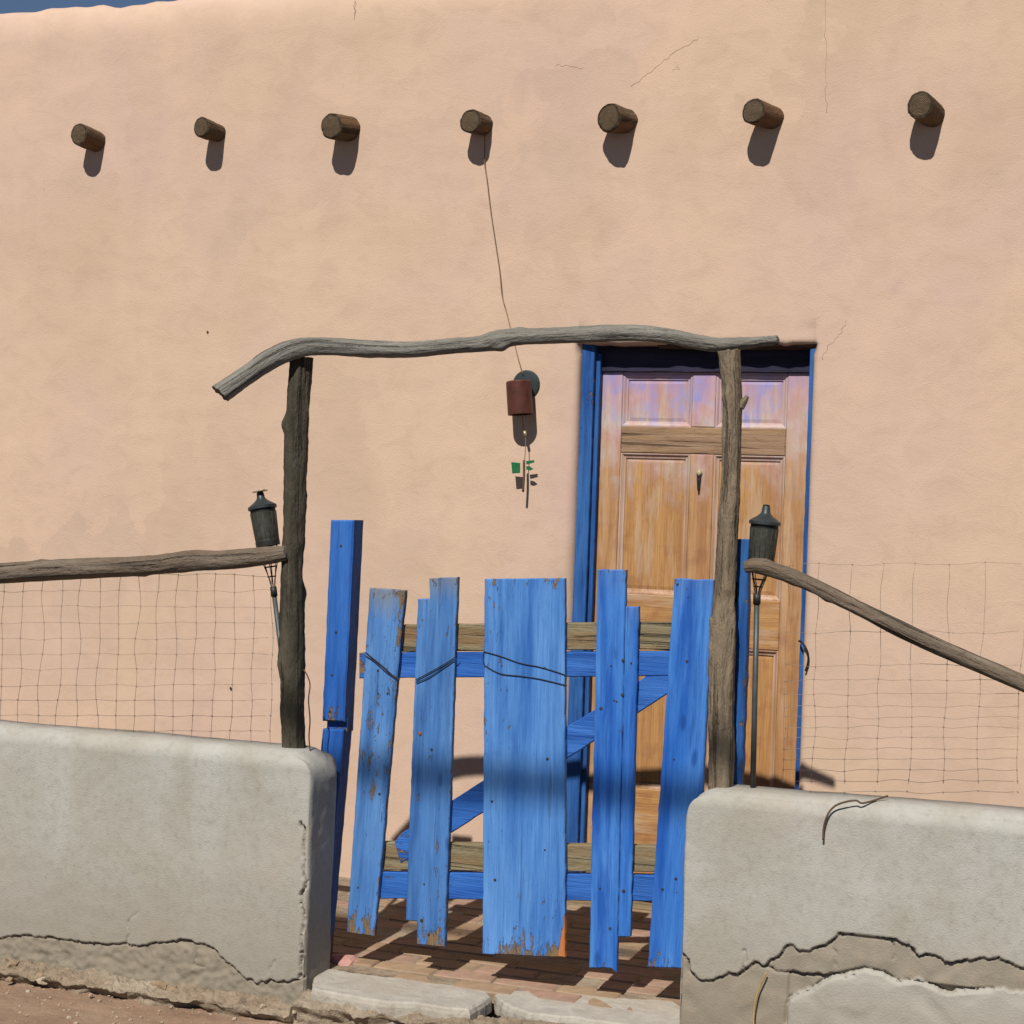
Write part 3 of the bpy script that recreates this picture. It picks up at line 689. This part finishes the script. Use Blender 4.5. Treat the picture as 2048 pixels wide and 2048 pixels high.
# ================================================================== FOOTING, STONES, THRESHOLD SLABS
vs, fs = [], []
nx, ny = 800, 44; fx0, fx1 = -5.5, 1.0
for j in range(ny + 1):
    for i in range(nx + 1):
        x = fx0 + (fx1 - fx0) * i / nx; t = j / ny
        wide = 0.10 + 0.04 * nz(x * 2.3, 1, 0) + 0.02 * nz(x * 9, 1, 0)
        hi = -0.062 + 0.018 * nz(x * 3, 4, 0) + (0.036 if XL < x < XR else 0.0)
        lip = 0.62; ch = 0.012 * nz(x * 26, 7, 0) + 0.006 * nz(x * 70, 7, 0)
        if t < lip: y = WF + 0.03 - (t / lip) * (wide + 0.03 + ch); z = hi - 0.018 * (t / lip) ** 2
        else:
            k = (t - lip) / (1 - lip); y = WF - wide - ch + 0.05 * math.sin(min(1, k * 1.5) * 1.57) * (0.6 + 0.8 * nz(x * 7, 5, 0)); z = hi - 0.018 + (GZ - 0.03 - hi + 0.018) * k
        q = Vector((x, y * 1.0, t * 0.3)); am = 1.0 if t < lip else 0.35
        z += am * (0.034 * fbm(q * 12, 5) + 0.014 * abs(nz(x * 38, y * 38, 2)) - 0.004); y += 0.012 * nz(x * 24, t * 9, 6)
        vs.append((x, y, min(z, -0.02)))
for j in range(ny):
    for i in range(nx): a = j * (nx + 1) + i; fs.append((a, a + nx + 1, a + nx + 2, a + 1))
ft = from_data('wall_footing', vs, fs, M['rubble'], None, False)
tag(ft, 'crumbling tan adobe footing along the foot of the low walls', 'footing', kind='structure')
for k in range(70):
    x = random.uniform(-4.6, -0.6); t = random.random() ** 1.4
    y = WF - 0.02 - t * 0.12; z = -0.066 - 0.05 * t + (0.022 if XL < x < XR else 0.0)
    stone('stone', (x, y, z), random.uniform(0.008, 0.026) * (1.15 - 0.4 * t), random.choice(M['stone']), ft, k * 1.7, random.uniform(0.5, 0.85))
vs, fs = [], []
ico = bmesh.new(); bmesh.ops.create_icosphere(ico, subdivisions=1, radius=1); IV = [v.co.copy() for v in ico.verts]; IF = [tuple(v.index for v in f.verts) for f in ico.faces]; ico.free()
for k in range(700):
    x = random.uniform(-4.4, -0.3); y = WF - 0.07 - random.random() ** 1.5 * 0.5; r = random.uniform(0.002, 0.006) * (1.6 if random.random() < 0.12 else 1)
    gz = GZ + 0.018 * fbm(Vector((x * 1.6, y * 1.6, 3)), 4) + 0.006 * nz(x * 14, y * 14, 1)
    b = len(vs)
    for c in IV: vs.append((x + c.x * r * random.uniform(.8, 1.3), y + c.y * r * random.uniform(.8, 1.3), gz + r * 0.3 + c.z * r * 0.7))
    fs += [tuple(b + i for i in f) for f in IF]
tag(from_data('gravel', vs, fs, M['stone'][0], None, False), 'loose gravel and grit scattered on the earth below the walls', 'gravel', kind='stuff')
def flag(name, pts, top, thick, mat, label, cat, kind=None, jit=0.006, tilt=0.0):
    P = []
    n = len(pts)
    for i in range(n):
        a, b = Vector(pts[i]), Vector(pts[(i + 1) % n]); k = max(1, int((b - a).length / 0.012)); nr = Vector((-(b - a).y, (b - a).x)).normalized()
        for j in range(k):
            p = a.lerp(b, j / k); P.append(p + nr * jit * (1.3 * nz(p.x * 22, p.y * 22, 3) + 0.9 * nz(p.x * 70, p.y * 70, 3)))
    cx = sum(p.x for p in P) / len(P); cy = sum(p.y for p in P) / len(P)
    vs, fs = [], []; m = len(P)
    lev = [(0.0, top - thick), (0.0, top - thick * 0.35), (-0.004, top - 0.005), (-0.012, top)]
    for d, z in lev:
        for p in P:
            q = Vector((cx - p.x, cy - p.y)); q.normalize()
            vs.append((p.x - q.x * d + 0.003 * nz(p.x * 40, z * 60, 1), p.y - q.y * d, z + 0.004 * nz(p.x * 9, p.y * 9, 5)))
    for r in range(3):
        for k in range(m): fs.append((r * m + k, r * m + (k + 1) % m, (r + 1) * m + (k + 1) % m, (r + 1) * m + k))
    fs.append(tuple(3 * m + k for k in range(m)))
    o = from_data(name, vs, fs, mat, None, False)
    return tag(o, label, cat, None, kind)
def ZP(pts, z=0.0): return [(atz(x, y, z).x, atz(x, y, z).y) for x, y in pts]
flag('threshold_slab', ZP([(622, 1976), (650, 1983), (700, 1992), (760, 2002), (830, 2006), (900, 2016), (940, 2018), (962, 2008), (984, 1994), (976, 1979), (820, 1958), (700, 1944), (640, 1934), (628, 1950)]), 0.0, 0.05, M['slab'],
     'pale chipped concrete threshold slab beside the wall under the dark post', 'slab')
flag('threshold_slab', ZP([(991, 1996), (1020, 2014), (1060, 2026), (1150, 2036), (1260, 2050), (1390, 2066), (1390, 2003), (1260, 1996), (1100, 1983), (990, 1979)]), 0.0, 0.05, M['slab'],
     'pale concrete threshold slab running up to the wall under the brown post', 'slab')
p = atz(690, 1922, 0.0)
o = stone('stone', (p.x, p.y, 0.0), 0.045, M['pinkstone'], None, 3.3, 0.45); tag(o, 'flat pink stone lying beside the pale threshold slab', 'stone')

# ================================================================== LOG POSTS, CROSSBEAM, RAILS
PY = -1.39
def logpx(name, pts, mat, parent=None, **kw):
    P = []
    for x, y, r, Y in pts: a = at(x, y, Y); P.append((a.x, a.y, a.z, r * mpp(x, Y)))
    return log(name, P, mat, parent, **kw)
o = logpx('log_post', [(602, 716, 22, PY), (598, 780, 22.5, PY), (594, 850, 23, PY), (591, 950, 21.5, PY), (588, 1050, 21.5, PY), (586, 1180, 23, PY), (584, 1290, 25, PY), (584, 1400, 25, PY), (588, 1500, 24, PY), (589, 1545, 24, PY)], M['postdark'], rough=0.24, seed=2, sub=14, seg=38,
          knots=[(0.22, 3.0, .35), (0.62, 0.6, .25), (0.78, 5.2, .3), (1.02, 2.4, .3)], endmat=M['cutend'])
tag(o, 'dark bark covered log post carrying the bent end of the crossbeam', 'log post')
o = logpx('log_post', [(1458, 702, 21, PY), (1461, 750, 20, PY), (1465, 800, 19.5, PY), (1463, 900, 18.5, PY), (1459, 1000, 20, PY), (1455, 1090, 21, PY), (1450, 1180, 21, PY), (1447, 1225, 24, PY), (1446, 1270, 26, PY), (1443, 1360, 25.5, PY), (1442, 1460, 25, PY), (1441, 1610, 24, PY)], M['postlight'], rough=0.20, seed=9, sub=14, seg=38,
          knots=[(0.14, 2.2, .3), (0.5, 4.0, .18), (0.72, 1.2, .2)], endmat=M['cutend'])
tag(o, 'brown bark log post with a snapped twig stub, standing before the door', 'log post')
a = at(1480, 815, PY); b = at(1495, 792, PY)
log('twig_stub', [(*a, 0.013), (*a.lerp(b, .5), 0.011), (*b, 0.006)], M['postlight'], o, 4, 10, 0.2, seed=4)
a = at(1430, 1275, PY - 0.02); b = at(1424, 1235, PY - 0.035)
log('twig_stub', [(*a, 0.014), (*a.lerp(b, .5), 0.013), (*b, 0.009)], M['postlight'], o, 4, 10, 0.2, seed=6)
BM = [(441, 787, 21, -1.585), (496, 749, 20, -1.55), (540, 720, 20.5, -1.49), (585, 700, 20, -1.44), (636, 692, 18, -1.42), (724, 697, 17, -1.40), (816, 699, 16, -1.385), (908, 692, 15.5, -1.37),
      (960, 688, 16, -1.36), (992, 681, 19, -1.355), (1030, 674, 17, -1.35), (1130, 670, 16.5, -1.335), (1226, 666, 16.5, -1.325), (1285, 667, 16, -1.32), (1343, 673, 15, -1.318), (1391, 683, 14.5, -1.315), (1439, 689, 14, -1.33), (1498, 685, 11.5, -1.355), (1556, 679, 8.5, -1.385)]
o = logpx('crossbeam', BM, M['beam'], rough=0.14, seed=12, sub=13, seg=36, knots=[(0.27, 3.9, .25), (1.0, 1.5, .3), (1.06, 4.6, .25), (1.45, 3, .25), (0.55, 2, .12), (1.78, 4, .35)], endmat=M['cutend'], tilt=(0.15, 0.25))
tag(o, 'long bent silver grey branch laid as crossbeam over the two posts', 'crossbeam')
o = logpx('fence_rail', [(-60, 1150, 21, -1.38), (100, 1140, 20, -1.39), (250, 1133, 20, -1.40), (330, 1128, 20, -1.405), (385, 1121, 21.5, -1.41), (440, 1121, 19.5, -1.415), (500, 1116, 19, -1.42), (545, 1111, 18, -1.425), (574, 1106, 15, -1.425)], M['rail'], rough=0.14, seed=21, knots=[(0.72, 2, .22), (0.3, 4, .2)], endmat=M['cutend'])
tag(o, 'level grey brown branch rail butted against the dark log post', 'fence rail')
o = logpx('fence_rail', [(1490, 1134, 11, -1.415), (1512, 1131, 15, -1.42), (1545, 1139, 15.5, -1.42), (1590, 1155, 15.5, -1.42), (1640, 1178, 15.5, -1.415), (1690, 1203, 15.5, -1.41), (1728, 1222, 15, -1.41), (1820, 1268, 16, -1.40), (1950, 1325, 16, -1.39), (2120, 1400, 17, -1.38)], M['rail'], rough=0.16, seed=27, knots=[(0.06, 4, .3), (0.27, 1.4, .25), (0.16, 2, .15)], endmat=M['cutend'])
tag(o, 'sloping grey brown branch rail running down beside the door', 'fence rail')

# ================================================================== GATE
GY = -1.25
gate = empty('picket_gate', (-1.8, GY, 0.05))
tag(gate, 'ramshackle blue plank gate with gaps and a diagonal brace', 'gate')
TH = 0.022
slats = [([(739, 1176), (810, 1181), (748, 1873), (693, 1865)], 'slat_dry', 0.0),
         ([(835, 1198), (859, 1197), (858, 1157), (915, 1154), (889, 1895), (833, 1889), (833, 1843), (811, 1841)], 'slat_dry', 0.001),
         ([(969, 1158), (1129, 1157), (1130, 1915), (965, 1908)], 'slat', -0.001),
         ([(1195, 1139), (1252, 1140), (1233, 1946), (1222, 1937), (1178, 1936)], 'slat_rich', 0.0),
         ([(1250.6, 1213), (1277, 1213), (1260, 1874), (1235.2, 1874)], 'slat_rich', 0.001),
         ([(1349, 1157), (1428, 1160), (1385, 1940), (1340, 1936), (1295, 1934)], 'slat_rich', -0.001)]
for ol, mt, dy in slats:
    board('slat', XZ(ol, GY), GY + dy, TH - dy, M[mt], gate, 0.0012, 0.02, 0.003, 'z')
RY = GY + TH + 0.0015
rails = [([(800, 1250), (1425, 1243), (1425, 1298), (800, 1304)], 'rawwood', RY + 0.006, 0.038),
         ([(718, 1306), (1440, 1302), (1440, 1351), (718, 1357)], 'slat_deep', RY, 0.036),
         ([(760, 1686), (1420, 1694), (1420, 1746), (760, 1741)], 'rawwood', RY + 0.006, 0.038),
         ([(735, 1744), (1400, 1752), (1400, 1804), (735, 1797)], 'slat_deep', RY, 0.036)]
for ol, mt, y, th in rails:
    board('rail', XZ(ol, RY), y, th, M[mt], gate, 0.001, 0.03, 0.003, 'x')
board('brace', XZ([(788, 1684), (800, 1668), (905, 1600), (1350, 1316), (1350, 1378), (905, 1664), (800, 1728)], RY), RY + 0.003, 0.02, M['slat_deep'], gate, 0.001, 0.03, 0.003, 'x')
# binding wire round three slats
def wire_px(pts, y): return smooth_line([at(a, b, y) for a, b in pts], 5)
wy = GY - 0.004
wl_ = [[(731, 1304), (745, 1316), (765, 1332), (785, 1350), (800, 1358)], [(731, 1311), (750, 1324), (775, 1346), (798, 1361)],
       [(832, 1359), (855, 1347), (880, 1333), (905, 1318), (915, 1309)], [(832, 1365), (858, 1354), (885, 1336), (908, 1320)],
       [(968, 1303), (1000, 1312), (1040, 1326), (1080, 1334), (1120, 1346), (1134, 1352)], [(968, 1330), (1000, 1347), (1040, 1352), (1080, 1358), (1134, 1371)], [(968, 1303), (966, 1318), (968, 1330)]]
for grp in (wl_[0:2], wl_[2:4], wl_[4:7]): tube('binding_wire', [wire_px(q, wy) for q in grp], 0.0018, M['darkwire'], gate, 5)
# nails and nail holes
for px, py in [(756, 1341), (756, 1387), (775, 1387), (863, 1499), (843, 1841), (848, 1768), (857, 1869), (1004, 1331), (1090, 1335), (1095, 1518), (984, 1603), (1222, 1332), (1246, 1321), (1262, 1326), (1228, 1401), (1233, 1403), (1245, 1390), (1202, 1417), (1220, 1857), (1200, 1777), (1247, 1782),
               (1355, 1169), (1376, 1195), (1374, 1323), (1348, 1519), (1352, 1758), (1353, 1785), (1325, 1779), (716, 1775), (990, 1760), (759, 1588), (1374, 1178), (1090, 1700)]:
    k = random.uniform(0.6, 1.5); q = at(px, py, GY); lathe('nail', [(0.0, 0.0022), (0.0034 * k, 0.0018), (0.0042 * k, 0.0), (0.002 * k, -0.006)], q, (0, -1, 0), M['nail'], gate, 8)
q = at(840, 1467, GY); lathe('nail', [(0.0, 0.0025), (0.006, 0.002), (0.0075, 0.0), (0.003, -0.006)], q, (0, -1, 0), M['rustspot'], gate, 10)

# ================================================================== BLUE POSTS
BY = -1.235
post = empty('gate_post', tuple(at(665, 1900, BY))); post.location.z = 0.0
tag(post, 'tall square blue timber post with a sawn notch, beside the gate', 'gate post')
board('post_top', XZ([(661, 1040), (708, 1040), (688, 1444), (644, 1442)], BY), BY, 0.078, M['slat_deep'], post, 0.001, 0.03, 0.005, 'z')
xz = XZ([(644, 1458), (686, 1460), (650, 1800), (606, 1800)], BY); xz[2] = (xz[2][0], 0.0); xz[3] = (xz[3][0], 0.0)
board('post_foot', xz, BY + 0.004, 0.07, M['slat_deep'], post, 0.001, 0.03, 0.004, 'z')
board('tenon', XZ([(648, 1438), (689, 1439), (688, 1466), (647, 1465)], BY), BY + 0.024, 0.05, M['slat_deep'], post, 0.0005, 0.03, 0.002, 'z')
for px, py in ((682, 1092), (672, 1265), (664, 1350), (660, 1423)):
    lathe('nail', [(0.0, 0.002), (0.004, 0.0015), (0.005, 0.0), (0.002, -0.006)], at(px, py, BY), (0, -1, 0), M['nail'], post, 8)
HY = -1.338
hp = empty('hinge_post', tuple(at(1480, 1900, HY))); hp.location.z = 0.0
tag(hp, 'weathered blue timber hinge post standing behind the brown log post', 'gate post')
xz = XZ([(1462, 1078), (1499, 1078), (1494, 1260), (1482, 1575), (1446, 1575)], HY)
z0 = [(xz[3][0], 0.70), (xz[4][0], 0.70)]
board('post_plank', xz[:3] + z0, HY, 0.045, M['frame_blue'], hp, 0.0015, 0.03, 0.003, 'z')
board('hinge', XZ([(1453, 1166), (1476, 1164), (1475, 1203), (1453, 1206)], HY - 0.012), HY - 0.012, 0.009, M['black'], hp, 0.0003, 0.03, 0.001, 'x')

# ================================================================== GARDEN TORCHES
def torch(head_top, head_bot, pole_top, pole_bot, Y, rpx, label, plate):
    A, B = at(*head_top, Y), at(*head_bot, Y); ax = (A - B).normalized(); H = (A - B).length; r = rpx * mpp(head_top[0], Y)
    root = empty('garden_torch', tuple(B)); tag(root, label, 'garden torch', 'garden torches on the low walls')
    lathe('canister', [(0, 0.0), (r * 0.80, 0.0), (r * 0.84, H * 0.035), (r * 0.82, H * 0.06), (r * 0.84, H * 0.10), (r * 0.89, H * 0.35), (r * 0.93, H * 0.6), (r * 0.94, H * 0.615), (0.0, H * 0.615)], B, ax, M['torchbody'], root)
    lathe('base_ring', [(r * 0.70, -H * 0.03), (r * 0.86, -H * 0.025), (r * 0.875, H * 0.06), (r * 0.83, H * 0.062)], B, ax, M['iron'], root)
    lathe('collar', [(r * 0.86, H * 0.60), (r * 0.9, H * 0.60), (r * 0.9, H * 0.67), (r * 0.8, H * 0.67)], B, ax, M['black'], root)
    lathe('lid', [(0, H * 0.665), (r * 0.98, H * 0.67), (r * 1.03, H * 0.68), (r * 1.03, H * 0.73), (r * 0.78, H * 0.775), (r * 0.52, H * 0.82), (r * 0.36, H * 0.86), (r * 0.29, H * 0.89), (r * 0.26, H * 0.97), (r * 0.20, H), (0, H)], B, ax, M['torchcap'], root)
    if plate:
        lathe('snuffer_plate', [(0, H), (r * 0.55, H * 1.005), (r * 0.56, H * 1.02), (0, H * 1.03)], B, ax, M['brass'], root)
        lathe('wick_tip', [(r * 0.2, H * 1.02), (r * 0.22, H * 1.05), (0, H * 1.06)], B + R0 * r * 0.15, ax, M['white'], root, 12)
    else:
        lathe('wick_tip', [(r * 0.22, H * 0.99), (r * 0.22, H * 1.02), (0, H * 1.03)], B, ax, M['iron'], root, 12)
    # staves of the canister
    for k in range(16):
        th = 2 * math.pi * k / 16; a1 = ax.orthogonal().normalized(); a2 = ax.cross(a1); dr = a1 * math.cos(th) + a2 * math.sin(th)
        tube('stave', [[B + ax * H * 0.06 + dr * r * 0.832, B + ax * H * 0.35 + dr * r * 0.888, B + ax * H * 0.6 + dr * r * 0.928]], 0.0008, M['torchbody'], root, 5)
    # wire basket narrowing to the pole
    P, Q = at(*pole_top, Y), at(*pole_bot, Y); ws = []; d0 = (B - P)
    a1 = ax.orthogonal().normalized(); a2 = ax.cross(a1)
    for k in range(6):
        th = 2 * math.pi * k / 6 + 0.3; dr = a1 * math.cos(th) + a2 * math.sin(th)
        ws.append(smooth_line([B + dr * r * 0.72, B.lerp(P, 0.35) + dr * r * (0.66 + 0.2 * math.sin(k * 2.1)), B.lerp(P, 0.75) + dr * r * 0.25, P + dr * 0.005]))
    for f, rr in ((0.2, 0.62), (0.5, 0.45), (0.72, 0.3)):
        ws.append([B.lerp(P, f) + (a1 * math.cos(t * 0.5) + a2 * math.sin(t * 0.5)) * r * rr for t in range(14)])
    tube('wire_basket', ws, 0.0017, M['wire'], root, 5)
    t = (P - Q).normalized(); tube('pole', [[P - t * 0.02, P.lerp(Q, 0.5), Q]], 0.0085, M['pole'], root, 10)
    tube('pole_cap', [[P + t * 0.008, P - t * 0.025]], 0.0115, M['iron'], root, 10)
q = at(588, 1480, -1.36)
torch((520, 984), (536, 1089), (547, 1178), (592, 1545), -1.375, 28, 'tilted dark garden torch with a flat snuffer, by the dark log post', True)
torch((1533, 1012), (1522, 1126), (1514, 1192), (1505, 1610), -1.375, 31, 'dark garden torch on a grey pole, behind the sloping rail', False)

# ================================================================== WIRE MESH FENCES
def mesh_fence(xpx, ypx, Y, label, jx=3.0, jy=2.0, seed=0.0):
    ws = []
    for x in xpx: ws.append([at(x + jx * nz(x * .05, y * .012, seed) * 1.6 + (y - ypx[0]) * -0.03, y + jy * nz(x * .02, y * .02, seed + 4), Y + 0.012 * nz(x * .01, y * .01, seed)) for y in range(int(ypx[0]), int(ypx[-1]) + 1, 22)])
    x0, x1 = int(min(xpx)), int(max(xpx))
    for y in ypx: ws.append([at(x + (y - ypx[0]) * -0.03, y + (x - x0) * 0.035 * 0 + jy * 1.8 * nz(x * .018, y * .05, seed + 9), Y + 0.012 * nz(x * .01, y * .01, seed)) for x in range(x0, x1 + 1, 16)])
    for x in xpx:
        for y in ypx:
            X = x + jx * nz(x * .05, y * .012, seed) * 1.6 + (y - ypx[0]) * -0.03; YY = y + jy * 1.8 * nz(X * .018, y * .05, seed + 9); D = Y + 0.012 * nz(x * .01, y * .01, seed) - 0.001
            ws.append([at(X - 2.2, YY - 1, D), at(X, YY + .6, D - .001), at(X + 2.2, YY - .4, D)]); ws.append([at(X - .6, YY - 2.4, D), at(X + .5, YY + 2.4, D)])
    o = tube('wire_mesh', ws, 0.0008, M['greywire'], None, 4); return tag(o, label, 'wire fence')
mesh_fence([548 - 38.5 * i for i in range(17)], [1150, 1182, 1213, 1246, 1277, 1308, 1338, 1370, 1401, 1432, 1462, 1490, 1518], -1.375, 'sagging square wire mesh under the level rail by the dark post', 6, 2.5, 3)
mesh_fence([1578, 1637, 1703, 1765, 1830, 1900, 1970, 2050], [1128, 1264, 1330, 1360, 1388, 1412, 1434, 1455, 1476, 1497, 1518, 1540, 1562, 1584], -1.36, 'stock wire mesh with close lower strands by the sloping rail', 5, 3.5, 8)

# ================================================================== WALL LAMP, CABLE, ORNAMENT
lp = at(1053, 769, 0); lamp = empty('wall_lamp', tuple(lp)); tag(lamp, 'brown cylinder wall lamp on a round dark backplate', 'wall lamp')
lathe('backplate', [(0.0, 0.012), (0.045, 0.011), (0.055, 0.009), (0.058, 0.004), (0.058, -0.01)], lp, (0, -1, 0), M['plate'], lamp, 36)
ca, cb = at(1037, 762, -0.066), at(1041, 829, -0.066); ax = (ca - cb).normalized(); H = (ca - cb).length; r = 25.5 * mpp(1040, -0.066)
lathe('shade', [(0.0, H), (r * 0.92, H), (r, H * 0.96), (r, 0.0), (r * 0.93, 0.0), (r * 0.93, H * 0.9), (0, H * 0.9)], cb, ax, M['rust'], lamp, 36)
mid = ca.lerp(cb, 0.35); tube('arm', [[mid + Vector((0, 0.0, 0)), Vector((mid.x + 0.005, 0.0, mid.z))]], 0.012, M['plate'], lamp, 12)
pts = [(969, 322, -0.012), (974, 360, -0.012), (981, 420, -0.015), (990, 480, -0.015), (999, 540, -0.012), (1004, 590, -0.014), (1012, 620, -0.012), (1022, 660, -0.012), (1036, 715, -0.014), (1046, 748, -0.018)]
b3 = at(970, 268, -0.006)
o = tube('lamp_cable', [smooth_line([b3] + [at(*q) for q in pts], 5)], 0.0022, M['cord'], None, 6)
tag(o, 'thin tan cable running down the wall from a beam end to the lamp', 'cable')
orn = empty('hanging_ornament', tuple(at(1050, 860, -0.10))); tag(orn, 'small green and brown ornament hanging on a cord below the wall lamp', 'ornament')
OY = -0.055
tube('cord', [smooth_line([at(1042, 800, -0.06), at(1046, 845, -0.055), at(1050, 868, OY), at(1051, 890, OY), at(1049, 925, OY)], 5)], 0.0018, M['cord'], orn, 5)
tube('bead', [[at(1049, 862, OY), at(1051, 872, OY)]], 0.006, M['brass'], orn, 8)
tube('stick', [smooth_line([at(1048, 920, OY), at(1048, 950, OY), at(1046, 984, OY)], 4)], 0.005, M['stem'], orn, 8)
board('leaf', XZ([(1023, 924), (1040, 926), (1040, 946), (1025, 947)], OY), OY - 0.004, 0.006, M['greenglass'], orn, 0.0004, 0.03, 0.001, 'x')
for ol, mt in (([(1052, 922), (1068, 920), (1068, 925), (1053, 929)], 'greenglass'), ([(1053, 932), (1060, 933), (1067, 938), (1060, 941), (1053, 939)], 'greenglass')):
    board('leaf', XZ(ol, OY), OY - 0.002 + random.uniform(-.003, .003), 0.004, M[mt], orn, 0.0002, 0.03, 0.0008, 'x')

# dark curved tube on the frame, dry stems
HK = 0.0
o = tube('dark_curved_tube', [smooth_line([at(1598, 1282, 0.02), at(1603, 1284, HK), at(1610, 1293, HK - .008), at(1616, 1308, HK - .012), at(1616, 1325, HK - .012), at(1611, 1342, HK - .008)], 6)], 0.004, M['black'], None, 8)
tag(o, 'curved black tube on the door jamb behind the wire mesh', 'curved_tube')
o = tube('dry_stem', [smooth_line([at(1775, 1592, -1.42), at(1728, 1606, -1.49), at(1712, 1601, -1.498), at(1690, 1604, -1.505), at(1670, 1612, -1.508), at(1656, 1628, -1.511), at(1648, 1652, -1.512), at(1646, 1680, -1.512)], 6)], 0.003, M['stem'], None, 6)
tag(o, 'thin dry brown stem drooping over the top of the low wall', 'stem')
o = tube('dry_stem', [smooth_line([at(604, 1335, -1.385), at(614, 1350, -1.39), at(620, 1370, -1.39), at(617, 1400, -1.39), at(620, 1440, -1.39), at(618, 1475, -1.39), at(622, 1515, -1.39)], 6)], 0.0022, M['stem'], None, 6)
tag(o, 'thin dry twig clinging to the side of the dark log post', 'stem')
o = tube('grass_stalk', [smooth_line([at(1507, 2058, WF - .015), at(1509, 2010, WF - .012), at(1519, 1975, WF - .008), at(1533, 1945, WF - .008)], 6)], 0.0026, M['straw'], None, 6)
tag(o, 'single yellow straw stalk against the peeling foot of the wall', 'grass stalk')

# unseen cable above the street, added to cast the soft band over the gate
d = 11.0; p0 = Vector((0, GY, 0.669)) + SUN_DIR * d
o = tube('unseen_shadow_cable', [[(x, p0.y, p0.z + 0.0008 * (x + 1.6) ** 2) for x in range(-14, 13)]], 0.032, M['black'], None, 8)
tag(o, 'thick black unseen cable added above the street to shade the gate', 'cable')
